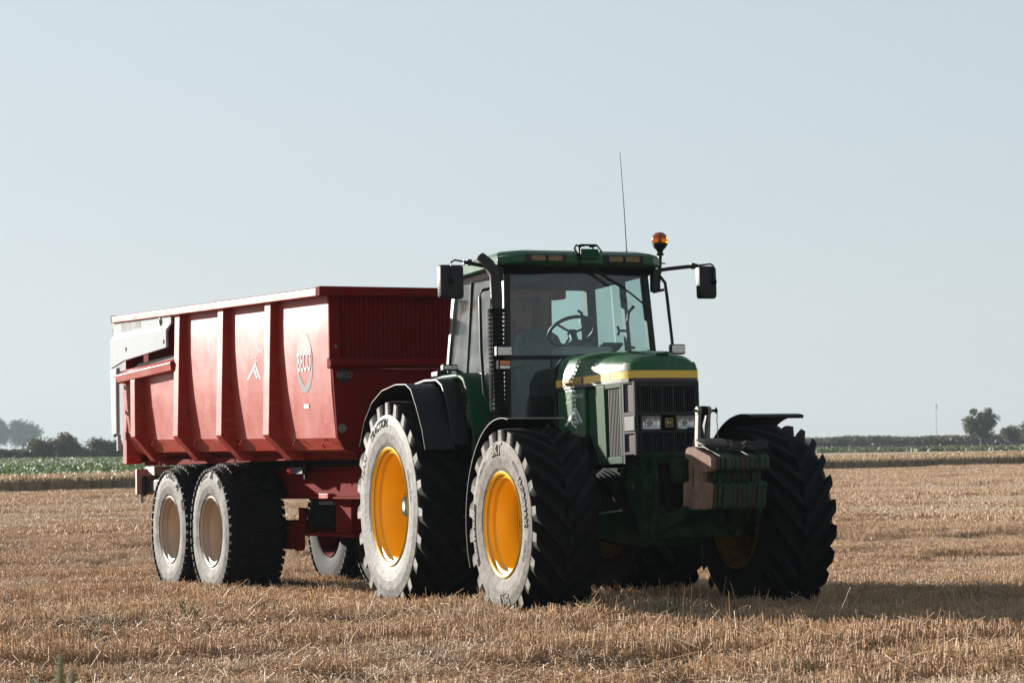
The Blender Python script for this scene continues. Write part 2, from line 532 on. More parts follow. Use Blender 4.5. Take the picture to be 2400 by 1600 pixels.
def wheel(parent, name, pos, side, R, W, rr, style, side_mat, rim_mat, letters=(), lugs=22, depth=0.20, hub=None, seg=72, lug_h=0.05,
          label=None, inner_rim=None):
    """side = -1: outer face towards -y, +1: outer face towards +y."""
    sp = side_profile(R, W, rr)
    rc = R - lug_h
    half = sp + [(rc - .035, .46 * W), (rc - .008, .40 * W), (rc, .25 * W), (rc + .002, 0)]
    prof = [(r, side * a) for r, a in half] + [(r, -side * a) for r, a in half[-2::-1]]
    n_side = len(sp)
    mis = []
    L = len(prof)
    for k in range(L - 1):
        mis.append(1 if k < n_side else 0)

    def r_at(w_):
        aa = [p[1] for p in half][::-1]
        bb = [p[0] for p in half][::-1]
        top = half[n_side:]
        return float(np.interp(w_, [p[1] for p in top][::-1], [p[0] for p in top][::-1]))
    # rim is the wheel part itself
    o_ = .455 * W
    rim = MB()
    rp = [(rr - .03, o_ - .02), (rr + .016, o_ - .004), (rr + .022, o_ + .008), (rr + .012, o_ + .016), (rr - .004, o_ + .006), (rr - .012, o_ - .03), (rr - .018, o_ - .055),
          (rr - .045, o_ - .07), (rr - .05, o_ - .085), (rr - .062, o_ - depth - .02), (rr - .095, o_ - depth - .035), (rr * .62, o_ - depth - .03),
          (rr * .55, o_ - depth - .02), (0.001, o_ - depth - .015)]
    rim.lathe([(r, side * a) for r, a in rp], n=seg)
    # the inner half of the barrel
    rp2 = [(rr - .062, o_ - depth - .02), (rr - .07, -o_ + .12), (rr - .03, -o_ + .06), (rr + .016, -o_), (rr + .012, -o_ - .014), (rr - .03, -o_ + .05)]
    rim.lathe([(r - .006, side * a) for r, a in rp2], n=seg, mi=1)
    for k in range(8):
        t = 2 * math.pi * (k + .5) / 8
        rad = rr * .37
        rim.lathe([(.016, side * (o_ - depth - .018)), (.016, side * (o_ - depth + .006)), (.001, side * (o_ - depth + .007))],
                  c=(rad * math.sin(t), 0, rad * math.cos(t)), n=6, mi=0) if hub else None
    o = rim.build(name, [rim_mat, inner_rim or rim_mat], parent, smooth=35)
    o.location = pos
    if label:
        o['label'] = label
    # tyre
    mb = MB()
    mb.lathe(prof, n=seg, mis=mis)
    if style == 'lug':
        dphi = .62 * W / R
        for sd in (-1, 1):
            for k in range(lugs):
                phi0 = 2 * math.pi * (k + (0 if sd == side else .5)) / lugs
                rings = []
                T = [-.03, .22, .5, .78, .93, 1.0]
                for t in T:
                    wy = max(t, -.03) * .5 * W
                    # angle measured clockwise from the top as seen from the right side; centre of the tread leads
                    ph = phi0 + dphi * (1 - t) ** 0.92
                    hb = (.046 + .014 * t) / R
                    ht = (.027 + .012 * t) / R
                    rb = r_at(abs(wy)) - .012 if t < .9 else (rc - .035 if t < 1 else rc - .115)
                    rt = R - .004 - .02 * max(0, t) ** 3
                    if t == 1.0:
                        wy = .478 * W
                        ht *= .8
                    rings.append([(r * math.sin(ph + q), sd * wy, r * math.cos(ph + q)) for r, q in ((rb, -hb), (rt, -ht), (rt, ht), (rb, hb))])
                mb.loft(rings, True, False, 0)
                # end face with the dusty sidewall colour
                mb.add(rings[-1], [(0, 1, 2, 3)], 1 if sd == side else 0)
                mb.add(rings[0], [(3, 2, 1, 0)], 0)
    else:
        cols = [-.42, -.21, 0, .21, .42]
        for ci, cw in enumerate(cols):
            for k in range(lugs):
                ph = 2 * math.pi * (k + (.5 if ci % 2 else 0)) / lugs
                dp = 2 * math.pi / lugs * .36
                wa, wb = (cw - .085) * W, (cw + .085) * W
                sk = .25 * (2 * math.pi / lugs) * (1 if cw > 0 else -1 if cw < 0 else 0)
                rt = R - .002 - (.03 if abs(cw) > .4 else 0.004 if abs(cw) > .15 else 0)
                vs = []
                for wq, a in ((wa, -sk), (wb, sk)):
                    rb = r_at(min(abs(wq), .459 * W)) - .02
                    for r, q in ((rb, -dp), (rt - (.028 if abs(wq) > .45 * W else 0), -dp * .88), (rt - (.028 if abs(wq) > .45 * W else 0), dp * .88), (rb, dp)):
                        vs.append((r * math.sin(ph + q + a), wq, r * math.cos(ph + q + a)))
                mb.add(vs, [(0, 1, 2, 3), (7, 6, 5, 4), (0, 4, 5, 1), (1, 5, 6, 2), (2, 6, 7, 3), (3, 7, 4, 0)], 0)
    mb.build('tyre', [M_TREAD, side_mat], o, smooth=38)

    # lettering wrapped on the outer sidewall
    def w_at(r):
        rs = [p[0] for p in sp] + [rc - .035]
        ws = [p[1] for p in sp] + [.46 * W]
        return float(np.interp(r, rs, ws))

    groups = {}
    for body, ang, rad, size, m, bold, flip in letters:
        g = MB()
        groups[len(groups)] = (g, m)

        def fn(u, v, ang=ang, rad=rad, flip=flip, m=m):
            if flip:
                u, v = -u, -v
            r = rad + v
            a = ang + u / rad
            lift = .0035 if m is M_LETTER or m is M_LETTER_L else .003
            if m is M_LETTER_L:
                lift = .0065
            return (r * math.sin(a), side * (w_at(r) + lift), r * math.cos(a))
        if body == '#box':
            nseg = 6
            w_, h_ = size
            for i in range(nseg):
                for j in range(4):
                    u0, u1 = -w_ / 2 + w_ * i / nseg, -w_ / 2 + w_ * (i + 1) / nseg
                    v0, v1 = -h_ / 2 + h_ * j / 4, -h_ / 2 + h_ * (j + 1) / 4
                    g.add([fn(u0, v0), fn(u1, v0), fn(u1, v1), fn(u0, v1)], [(0, 1, 2, 3)])
        else:
            add_text(g, body, size, fn, bold=bold)
    for key, (g, m) in groups.items():
        g.build('lettering', m, o, smooth=0)
    if hub:
        hb = MB()
        hb.lathe([(.001, side * hub[1]), (hub[0] * .8, side * hub[1]), (hub[0], side * (hub[1] - .015)), (hub[0], side * (o_ - depth))], n=20)
        hb.build('axle_shaft', M_STEEL, o, smooth=40)
    return o


# ------------------------------------------------------------------ the tractor (x forward, y left, z up, origin on the ground under the rear axle)
TR = empty('tractor', frame_matrix((0.1164, 21.7574, -0.1007), (0.358655, -0.932702, 0.037851), (0.933371, 0.358912, 0), (-0.013585, 0.035329, 0.999283)))
tag(TR, 'green farm tractor with yellow wheels parked on the stubble, coupled to the red trailer', 'tractor')

d2r = math.pi / 180
FRONT_LET = [('#box', -6 * d2r, .585, (.17, .10), M_LETTER, 0, False), ('BKT', -6 * d2r, .585, .125, M_LETTER_L, .004, False),
             ('#box', 176 * d2r, .585, (.17, .10), M_LETTER, 0, False), ('BKT', 176 * d2r, .585, .125, M_LETTER_L, .004, False),
             ('#box', 72 * d2r, .545, (.40, .06), M_LETTER, 0, False), ('AGRIMAX', 72 * d2r, .545, .085, M_LETTER_L, .002, False),
             ('FORTIS', 112 * d2r, .545, .055, M_LETTER, .0, False),
             ('#box', 262 * d2r, .58, (.50, .06), M_LETTER, 0, False), ('600/70 R30', 262 * d2r, .58, .085, M_LETTER_L, .002, False),
             ('TUBELESS', 318 * d2r, .58, .045, M_LETTER, .0, False), ('RADIAL', 40 * d2r, .56, .045, M_LETTER, .0, False)]
REAR_LET = [('TRACTION', -15 * d2r, .735, .105, M_LETTER, .003, False), ('MAXI', 300 * d2r, .735, .105, M_LETTER, .0, False),
            ('650/65 R38', 75 * d2r, .66, .06, M_LETTER, 0, False)]
mfs = mat('tyre_lettering_soft', (0.06, 0.055, 0.05), 0.6)
REAR_LET += [('Firestone', 186 * d2r, .735, .11, mfs, -.001, False)]

YF, YR = 1.28 - .455 * .56, 1.28 - .455 * .66
wheel(TR, 'wheel', (2.8, -YF, .754), -1, .754, .56, .392, 'lug', M_SIDE_F, M_YELLOW, FRONT_LET, lugs=22, depth=.22, lug_h=.08, inner_rim=M_YELLOW_IN, label='right front wheel with a yellow rim')
wheel(TR, 'wheel', (2.8, YF - .06, .754), 1, .754, .56, .392, 'lug', M_SIDE_F, M_YELLOW, (), lugs=22, depth=.10, lug_h=.08, inner_rim=M_YELLOW_IN, label='left front wheel in shade')
wheel(TR, 'wheel', (0, -YR, .94), -1, .94, .66, .503, 'lug', M_SIDE, M_YELLOW, REAR_LET, lugs=23, depth=.28, hub=(.055, .175), inner_rim=M_YELLOW_IN, label='right rear wheel with a yellow rim', lug_h=.098)
wheel(TR, 'wheel', (0, YR + .12, .94), 1, .94, .66, .503, 'lug', M_SIDE, M_YELLOW, (), lugs=23, depth=.28, hub=(.055, .175), inner_rim=M_YELLOW_IN, label='left rear wheel in shade', lug_h=.098)

# hood ------------------------------------------------------------
PLAN = [(1.85, .42), (2.2, .40), (2.55, .37), (2.8, .34), (2.95, .318), (3.05, .297), (3.10, .275)]


def plan_w(x):
    return float(np.interp(x, [p[0] for p in PLAN], [p[1] for p in PLAN]))


def slab(z0, z1, off, x0=1.85, front=3.10):
    left = [(x0, plan_w(x0) + off)] + [(x, wv + off) for x, wv in PLAN if x > x0 and x < front - .01] + [(front + off * .5, plan_w(front) + off - .012), (front + off + .008, .2), (front + off + .012, 0)]
    poly = [(x, -y) for x, y in left] + [(x, y) for x, y in left[-2::-1]]
    return MB().prism(poly, z0, z1, 'z')


hood = MB()
rings = []
for x, w_, zt, sh in ((1.85, .42, 2.13, 0), (2.1, .408, 2.128, 0), (2.4, .385, 2.115, 0), (2.65, .357, 2.095, 0), (2.85, .335, 2.076, .05), (2.98, .312, 2.062, .15), (3.06, .292, 2.048, .3), (3.10, .272, 2.035, .42), (3.115, .255, 2.022, .5)):
    half = [(w_, 1.926), (w_ - .003, 1.96), (w_ - .012, 1.995), (w_ - .034, zt - .052), (w_ - .06, zt - .03), (w_ - .10, zt - .012), (w_ - .17, zt + .002), (w_ * .25, zt + .012)]
    ring = [(x - sh * (z - 1.926), -y, z) for y, z in half] + [(x - sh * (z - 1.926), y, z) for y, z in half[::-1]]
    rings.append(ring)
hood.loft(rings)
HOOD = hood.build('hood', M_GREEN, TR, smooth=50, bevel=.008)
cr = MB()
for yy in (-.13, .13):
    cr.loft([[(x, yy - .012, z - .004), (x, yy - .006, z + .006), (x, yy + .006, z + .006), (x, yy + .012, z - .004)] for x, z in ((1.9, 2.142), (2.4, 2.128), (2.8, 2.093), (2.97, 2.072))])
cr.build('hood_crease', M_GREEN, HOOD)
lat = MB().box(3.03, 3.06, -.05, .05, 2.05, 2.068)
lat.build('hood_latch', M_GREEN_D, HOOD, bevel=.004)
slab(1.866, 1.9255, .004).build('hood_stripe', M_STRIPE, TR, smooth=30)
ln = slab(1.9252, 1.9292, .0055)
ln.build('stripe_edge', M_DECAL_B, TR, smooth=0)
ln = slab(1.8405, 1.8658, .003)
ln.build('stripe_edge', M_DECAL_B, TR, smooth=0)


def on_side(x, z, off=.008):
    return (x, -(plan_w(x) + off), z)


mb = MB()
for i in range(8):
    x0, x1 = 1.96 + .40 * i / 8, 1.96 + .40 * (i + 1) / 8
    mb.add([on_side(x0, 1.868, .0065), on_side(x1, 1.868, .0065), on_side(x1, 1.921, .0065), on_side(x0, 1.921, .0065)], [(0, 1, 2, 3)])
mb.build('name_badge', M_DECAL_B, TR, smooth=0)
mb = MB()
add_text(mb, 'JOHN DEERE', .060, lambda u, v: on_side(2.16 + u, 1.8945 + v, .0085), bold=.001, sx=.98)
mb.build('name_lettering', M_DECAL_Y, TR, smooth=0)
mb = MB()
add_text(mb, '7710', .056, lambda u, v: on_side(2.74 + u, 1.895 + v, .0085), bold=.001, sx=.95)
mb.build('number_lettering', mat('number_grey', (0.62, 0.55, 0.35), .4), TR, smooth=0)

# engine block and radiator core behind the panels
core = slab(1.20, 1.8402, -.05, 1.9, 3.07)
core.build('engine_core', M_DARK, TR)


def side_panel(name, poly, y_out, th, m, bevel=.006, parent=TR, taper=True):
    """panel following the hood's plan on both sides; poly in x,z; outer face at plan width + y_out."""
    res = []
    for sd in (-1, 1):
        b = MB()
        n = len(poly)
        vs = [(x, sd * (plan_w(x) + y_out), z) for x, z in poly] + [(x, sd * (plan_w(x) + y_out - th), z) for x, z in poly]
        fs = [tuple(range(n)), tuple(range(2 * n - 1, n - 1, -1))] + [(i, (i + 1) % n, n + (i + 1) % n, n + i) for i in range(n)]
        b.add(vs, fs)
        res.append(b.build(name, m, parent, bevel=bevel, smooth=40))
    return res


side_panel('side_panel', [(1.86, 1.838), (2.36, 1.838), (2.36, 1.46), (2.33, 1.43), (1.9, 1.50), (1.86, 1.55)], .0, .05, M_GREEN, .012)
side_panel('recess_panel', [(2.365, 1.83), (2.545, 1.83), (2.575, 1.22), (2.54, 1.22), (2.365, 1.46)], -.03, .02, M_GREEN_D, .003)
side_panel('grille_post', [(2.548, 1.838), (2.70, 1.838), (2.72, 1.205), (2.58, 1.205)], .006, .06, M_GREEN_D, .014)
side_panel('grille_frame', [(2.702, 1.838), (2.95, 1.838), (2.95, 1.80), (2.702, 1.80)], .004, .04, M_GREEN_D, .005)
side_panel('grille_frame', [(2.722, 1.262), (2.945, 1.262), (2.945, 1.205), (2.722, 1.205)], .004, .04, M_GREEN_D, .005)
side_panel('grille_frame', [(2.918, 1.798), (2.952, 1.798), (2.952, 1.264), (2.918, 1.264)], .004, .04, M_GREEN_D, .005)
side_panel('mesh_backing', [(2.70, 1.80), (2.92, 1.80), (2.92, 1.26), (2.715, 1.26)], -.035, .008, M_DARK, 0)
for k in range(9):
    x0 = 2.717 + .0225 * k
    side_panel('grille_slat', [(x0, 1.80), (x0 + .006, 1.80), (x0 + .0075, 1.263), (x0 + .0015, 1.263)], -.008, .02, mat('slat_metal', (.05, .042, .03), .6, spec=.3), 0)

# logo on the side panel
mb = MB()
sidef = lambda x, z: on_side(x, z, .003)
for P in ([(1.99, 1.548), (2.035, 1.545), (2.215, 1.65), (2.205, 1.70)],
          [(2.205, 1.70), (2.215, 1.65), (2.285, 1.552), (2.325, 1.565)],
          [(2.185, 1.633), (2.205, 1.645), (2.238, 1.572), (2.228, 1.545)],
          [(2.228, 1.545), (2.238, 1.575), (2.30, 1.602), (2.285, 1.585)]):
    poly_flat(mb, P, lambda u, v: sidef(u, v))
add_text(mb, 'DE NOORDHOEK', .042, lambda u, v: sidef(2.20 + u, 1.775 + v + .0 * u), sx=.85, bold=.0005)
add_text(mb, 'ZONNEMAIRE', .026, lambda u, v: sidef(2.10 + u, 1.733 + v), sx=.9)
mb.add([sidef(1.99, 1.5435), sidef(2.35, 1.5435), sidef(2.35, 1.5455), sidef(1.99, 1.5455)], [(0, 1, 2, 3)])
mb.build('side_logo', M_DECAL_W, TR, smooth=0)
mb = MB()
poly_flat(mb, [(2.211, 1.648), (2.216, 1.60), (2.25, 1.588), (2.262, 1.605)], lambda u, v: sidef(u, v))
mb.build('side_logo', M_DECAL_G, TR, smooth=0)

# grille at the front
SHELL = MB()
XF = 3.105
for sd in (-1, 1):
    for z0, z1 in ((1.825, 1.84), (1.572, 1.602), (1.432, 1.455), (1.27, 1.292)):
        SHELL.add([(2.955, sd * .322, z0), (2.955, sd * .322, z1), (XF, sd * .278, z1), (XF, sd * .278, z0),
                   (2.955, sd * .28, z0), (2.955, sd * .28, z1), (XF, sd * .25, z1), (XF, sd * .25, z0)],
                  [(0, 1, 2, 3), (7, 6, 5, 4), (0, 4, 5, 1), (1, 5, 6, 2), (2, 6, 7, 3), (3, 7, 4, 0)])
    SHELL.prism([(2.955, sd * .322), (2.98, sd * .315), (2.98, sd * .27), (2.955, sd * .27)], 1.2, 1.84, 'z')
    SHELL.prism([(3.085, sd * .284), (XF + .004, sd * .276), (XF + .004, sd * .255), (3.085, sd * .255)], 1.2, 1.84, 'z')
for z0, z1 in ((1.80, 1.84), (1.575, 1.60), (1.435, 1.455), (1.2, 1.285)):
    SHELL.box(3.075, XF, -.256, .256, z0, z1)
GR = SHELL.build('front_grille', M_SHELL, TR, bevel=.003)
for sd in (-1, 1):
    for z0, z1 in ((1.604, 1.823), (1.294, 1.430)):
        b = MB()
        b.add([(2.978, sd * .306, z0), (2.978, sd * .306, z1), (3.09, sd * .275, z1), (3.09, sd * .275, z0), (2.978, sd * .27, z0), (2.978, sd * .27, z1), (3.09, sd * .25, z1), (3.09, sd * .25, z0)],
              [(0, 1, 2, 3), (7, 6, 5, 4), (0, 4, 5, 1), (1, 5, 6, 2), (2, 6, 7, 3), (3, 7, 4, 0)])
        b.build('corner_screen', mat('corner_screen', (.07, .05, .043), .6, spec=.3), GR)
    b = MB()
    z = 1.458
    for k in range(9):
        z0 = 1.458 + k * .0125
        b.add([(2.985, sd * .318, z0), (3.1, sd * .286, z0), (3.1, sd * .286, z0 + .0105), (2.985, sd * .318, z0 + .0105), (2.985, sd * .27, z0), (3.1, sd * .25, z0), (3.1, sd * .25, z0 + .0105), (2.985, sd * .27, z0 + .0105)],
              [(0, 1, 2, 3), (7, 6, 5, 4), (0, 4, 5, 1), (1, 5, 6, 2), (2, 6, 7, 3), (3, 7, 4, 0)])
    b.build('corner_lamp', M_CLEARLENS, GR, bevel=.002)
bk = MB().box(3.055, 3.07, -.26, .26, 1.2, 1.84)
bk.build('grille_backing', M_DARK, GR)
for z0, z1, n in ((1.602, 1.798, 27), (1.287, 1.433, 27)):
    for k in range(n):
        y = -.247 + .494 * k / (n - 1)
        wv = .013 if k % 5 == 1 else .006
        MB().box(3.071, 3.094 if k % 5 != 1 else 3.099, y - wv / 2, y + wv / 2, z0, z1).build('grille_bar', M_SHELL, GR)
for yc in (-.140, .160):
    fr = MB()
    fr.box(3.071, 3.112, yc - .082, yc + .082, 1.46, 1.468)
    fr.box(3.071, 3.112, yc - .082, yc + .082, 1.562, 1.570)
    fr.box(3.071, 3.112, yc - .082, yc - .074, 1.4685, 1.5615)
    fr.box(3.071, 3.112, yc + .074, yc + .082, 1.4685, 1.5615)
    hl = fr.build('headlight', M_STEEL, GR, bevel=.002)
    b = MB()
    rr_ = []
    for q in (0, .35, .7, 1):
        sx, sz = .073 * (1 - q * .55), .046 * (1 - q * .5)
        rr_.append([(3.102 - .028 * q, yc + sx * cx, 1.515 + sz * cz) for cx, cz in ((-1, -1), (-1, 1), (1, 1), (1, -1))])
    b.loft(rr_, True, False)
    b.add(rr_[-1], [(0, 1, 2, 3)])
    b.build('reflector', M_LENS, hl, smooth=60)
    b = MB()
    b.lathe([(.001, 3.098), (.014, 3.096), (.022, 3.088), (.022, 3.075)], c=(0, yc, 1.515), axis='x', n=16)
    b.build('bulb', M_STEEL, hl)
    b = MB().box(3.103, 3.108, yc - .0735, yc + .0735, 1.469, 1.561)
    b.build('lens', M_LENS_G, hl)
# maker's badge between the headlights
bd = MB()
bd.prism([(-.034, -.026), (-.028, -.034), (.028, -.034), (.034, -.026), (.034, .026), (.028, .034), (-.028, .034), (-.034, .026)], 3.0995, 3.106, 'x')
bd.v = [(x, y + .012, z + 1.515) for x, y, z in bd.v]
BD = bd.build('badge', M_DECAL_B, GR)
b = MB()
dx = lambda u, v: (3.1075, .012 + u, 1.515 + v)
for a0, a1, b0, b1 in ((-.033, .033, .030, .033), (-.033, .033, -.033, -.030), (-.033, -.030, -.030, .030), (.030, .033, -.030, .030)):
    b.add([dx(a0, b0), dx(a1, b0), dx(a1, b1), dx(a0, b1)], [(0, 1, 2, 3)])
for P in ([(-.017, .004), (.012, .008), (.014, -.002), (-.013, -.006)], [(-.017, .004), (-.020, .018), (-.014, .016), (-.010, .004)], [(-.020, .018), (-.026, .014), (-.018, .011)],
          [(-.016, .017), (-.006, .026), (-.011, .014)], [(.009, .006), (.021, .013), (.020, .008), (.012, .001)], [(.008, -.001), (.019, -.012), (.015, -.014), (.004, -.004)],
          [(-.012, -.004), (-.020, -.014), (-.016, -.016), (-.007, -.005)]):
    poly_flat(b, P, dx)
b.build('emblem', M_DECAL_Y, BD, smooth=0)
# rear wall of hood / firewall edge
MB().prism([(-.43, 1.5), (.43, 1.5), (.43, 2.02), (.36, 2.115), (.2, 2.15), (-.2, 2.15), (-.36, 2.115), (-.43, 2.02)], 1.80, 1.846, 'x').build('hood_seal', M_BLACK, TR, bevel=.01)

# cab -------------------------------------------------------------
# corner posts: bottom (z 1.6) and top (z 2.93) positions
def post(name, p0, p1, wx, wy, m=M_BLACK, parent=TR, bevel=.012):
    b = MB()
    b.loft([[(p[0] + sx * wx / 2, p[1] + sy * wy / 2, p[2]) for sx, sy in ((-1, -1), (1, -1), (1, 1), (-1, 1))] for p in (p0, p1)])
    return b.build(name, m, parent, bevel=bevel)


CF0, CF1 = (1.42, .70, 1.58), (1.31, .635, 2.93)     # front posts, low and high
CR0, CR1 = (-.03, .71, 1.95), (.08, .63, 2.93)      # rear posts
CB0, CB1 = (.86, .72, 1.58), (.83, .64, 2.93)       # middle posts (left side)
for sd in (-1, 1):
    f = lambda p: (p[0], sd * p[1], p[2])
    post('front_pillar', f(CF0), f(CF1), .07, .06)
    post('rear_pillar', f(CR0) if sd > 0 else (.13, -.76, 1.95), f(CR1) if sd > 0 else (.19, -.675, 2.93), .16 if sd > 0 else .07, .09 if sd > 0 else .05)
    post('door_pillar', f((.55, .742, 1.75)) if sd < 0 else f(CB0), f((.58, .662, 2.93)) if sd < 0 else f(CB1), .02 if sd < 0 else .09, .035)
# roof
rf = MB()
rings = []
for z, x0, x1, w_, ch in ((2.925, .02, 1.50, .735, .10), (2.94, .0, 1.53, .748, .11), (3.0, .0, 1.535, .752, .12), (3.035, .03, 1.50, .73, .12), (3.06, .12, 1.42, .66, .14), (3.072, .3, 1.25, .5, .16)):
    rings.append([(x0 + ch, -w_, z), (x1 - ch, -w_, z), (x1, -w_ + ch, z), (x1, w_ - ch, z), (x1 - ch, w_, z), (x0 + ch, w_, z), (x0, w_ - ch, z), (x0, -w_ + ch, z)])
rf.loft(rings)
ROOF = rf.build('cab_roof', M_GREEN, TR, bevel=.012, smooth=35)
hd = MB()
ring = lambda z, o, x1: [(.06, -.69 - o, z), (x1, -.69 - o, z), (x1, .69 + o, z), (.06, .69 + o, z)]
hd.loft([ring(2.86, -.02, 1.36), ring(2.9245, .02, 1.43)])
hd.build('roof_header', M_BLACK, ROOF, bevel=.008)
for y0, y1 in ((-.54, -.17), (.17, .54)):
    hs_ = MB().box(1.52, 1.541, y0, y1, 2.947, 3.013)
    H = hs_.build('roof_lamp_panel', M_BLACK, ROOF, bevel=.004)
    for k in (0, 1):
        ya = y0 + .05 + k * .155
        MB().box(1.5405, 1.548, ya, ya + .125, 2.957, 3.003).build('work_light', M_WORKLAMP, H, bevel=.003)
# camera box with cables on the roof edge
cbx = MB()
cbx.box(1.47, 1.575, -.05, .11, 2.975, 3.06)
cbx.box(1.46, 1.56, -.045, .105, 3.095, 3.103)
cbx.box(1.48, 1.50, -.04, -.025, 3.06, 3.1)
cbx.box(1.48, 1.50, .085, .10, 3.06, 3.1)
CB = cbx.build('roof_bracket', M_GREEN_D, ROOF, bevel=.004)
cb = MB()
cb.tube([(1.56, -.055, 2.97), (1.57, -.085, 3.02), (1.55, -.10, 3.065), (1.53, -.075, 3.095), (1.5, -.02, 3.085)], .008)
cb.tube([(1.56, -.06, 3.0), (1.585, -.07, 3.05), (1.56, -.06, 3.09), (1.52, 0, 3.09)], .007)
cb.tube([(1.56, .11, 3.0), (1.58, .135, 3.04), (1.55, .11, 3.09), (1.5, .06, 3.085)], .008)
cb.tube([(1.555, -.06, 2.97), (1.55, -.05, 2.93), (1.50, -.04, 2.9)], .007)
cb.build('cable', M_DARK, CB)
# antenna and beacon
b = MB()
b.lathe([(.001, 3.04), (.02, 3.04), (.018, 3.11), (.006, 3.13), (.001, 3.131)], c=(.92, .66, 0), axis='z', n=10)
b.tube([(.92, .66, 3.12), (.925, .645, 3.5), (.94, .615, 4.0)], [.0045, .0035, .0022], n=6)
b.build('antenna', M_DARK, TR)
bx, by = 1.36, .78
b = MB()
b.tube([(bx, by - .01, 2.88), (bx, by, 3.045)], .016)
b.lathe([(.001, 3.04), (.03, 3.04), (.034, 3.055), (.022, 3.065), (.03, 3.085), (.05, 3.105), (.068, 3.133), (.07, 3.145), (.001, 3.146)], c=(bx, by, 0), axis='z', n=24)
b.tube([(bx, by, 2.975), (bx, by + .045, 2.97)], .006)
BC = b.build('beacon_light', M_BLACK, TR)
b = MB()
b.lathe([(.068, 3.1465), (.072, 3.165), (.070, 3.19), (.058, 3.217), (.035, 3.237), (.001, 3.243)], c=(bx, by, 0), axis='z', n=28)
b.build('amber_dome', M_AMBER, BC, smooth=80)
b = MB()
b.lathe([(.001, 3.147), (.03, 3.147), (.03, 3.155), (.012, 3.16), (.012, 3.19), (.018, 3.205), (.001, 3.217)], c=(bx, by, 0), axis='z', n=12)
b.build('lamp_reflector', M_STEEL, BC)
# glass panes
wf = lambda y, t: (CF0[0] + (CF1[0] - CF0[0]) * t + .012 + .05 * (1 - (y / .66) ** 2), y, CF0[2] + (CF1[2] - CF0[2]) * t)


def curved_pane(name, t0, t1, y0s, y1s, m, parent=TR):
    b = MB()
    rings = []
    for k in range(9):
        u = k / 8
        row = []
        for j, t in enumerate((t0, t1)):
            y = y0s[j] + (y1s[j] - y0s[j]) * u
            row.append(wf(y, t))
        rings.append([row[0], row[1], (row[1][0] - .006, row[1][1], row[1][2]), (row[0][0] - .006, row[0][1], row[0][2])])
    b.loft(rings)
    return b.build(name, m, parent, smooth=40)


curved_pane('windscreen', .435, .965, (-.645, -.62), (.645, .62), M_GLASS)
curved_pane('lower_windscreen', .03, .41, (-.665, -.65), (-.30, -.30), M_GLASS_D)
curved_pane('lower_windscreen', .03, .41, (.30, .30), (.665, .65), M_GLASS_D)
b = MB()
b.loft([[(wf(y, .425)[0] - .03, y, 2.135), (wf(y, .425)[0] + .012, y, 2.135), (wf(y, .425)[0] + .012, y, 2.168), (wf(y, .425)[0] - .03, y, 2.168)] for y in np.linspace(-.66, .66, 9)])
b.build('windscreen_bar', M_BLACK, TR)
for sd in (-1, 1):
    pn = lambda pts: [(x, sd * y, z) for x, y, z in pts]
    b = MB()
    A = [(.03, .71, 1.98), (.53, .722, 1.78), (.565, .642, 2.9), (.10, .632, 2.9)] if sd > 0 else [(.17, .765, 1.98), (.535, .748, 1.9), (.565, .664, 2.9), (.22, .68, 2.9)]
    b.add(pn(A) + pn([(x, y - .006, z) for x, y, z in A]), [(0, 1, 2, 3), (7, 6, 5, 4), (0, 4, 5, 1), (1, 5, 6, 2), (2, 6, 7, 3), (3, 7, 4, 0)])
    b.build('rear_side_window', M_GLASS_S if sd < 0 else M_GLASS, TR, smooth=0)
    b = MB()
    A = [(.575, .73, 1.62), (1.385, .71, 1.62), (1.285, .637, 2.9), (.605, .642, 2.9)] if sd > 0 else [(.565, .76, 1.62), (1.385, .715, 1.62), (1.285, .632, 2.9), (.60, .663, 2.9)]
    b.add(pn(A) + pn([(x, y - .006, z) for x, y, z in A]), [(0, 1, 2, 3), (7, 6, 5, 4), (0, 4, 5, 1), (1, 5, 6, 2), (2, 6, 7, 3), (3, 7, 4, 0)])
    DR = b.build('door_window', M_GLASS_S if sd < 0 else M_GLASS, TR, smooth=0)
b = MB()
A = [(-.03, -.66, 2.05), (-.03, .66, 2.05), (.07, .61, 2.88), (.07, -.61, 2.88)]
b.add(A + [(x - .006, y, z) for x, y, z in A], [(0, 1, 2, 3), (7, 6, 5, 4), (0, 4, 5, 1), (1, 5, 6, 2), (2, 6, 7, 3), (3, 7, 4, 0)])
b.build('rear_window', M_GLASS, TR, smooth=0)
# dusty right rear edge strip of the cab
b = MB()
b.loft([[(x, -.782 + .085 * t, z), (x + .05 + .03 * t, -.785 + .085 * t, z), (x + .05 + .03 * t, -.76 + .085 * t, z), (x, -.76 + .085 * t, z)] for x, z, t in ((.10, 1.98, 0), (.12, 2.3, .35), (.15, 2.7, .75), (.17, 2.88, 1))])
b.build('window_frame', mat('dusty_frame', (.22, .21, .18), .5), TR, bevel=.006)
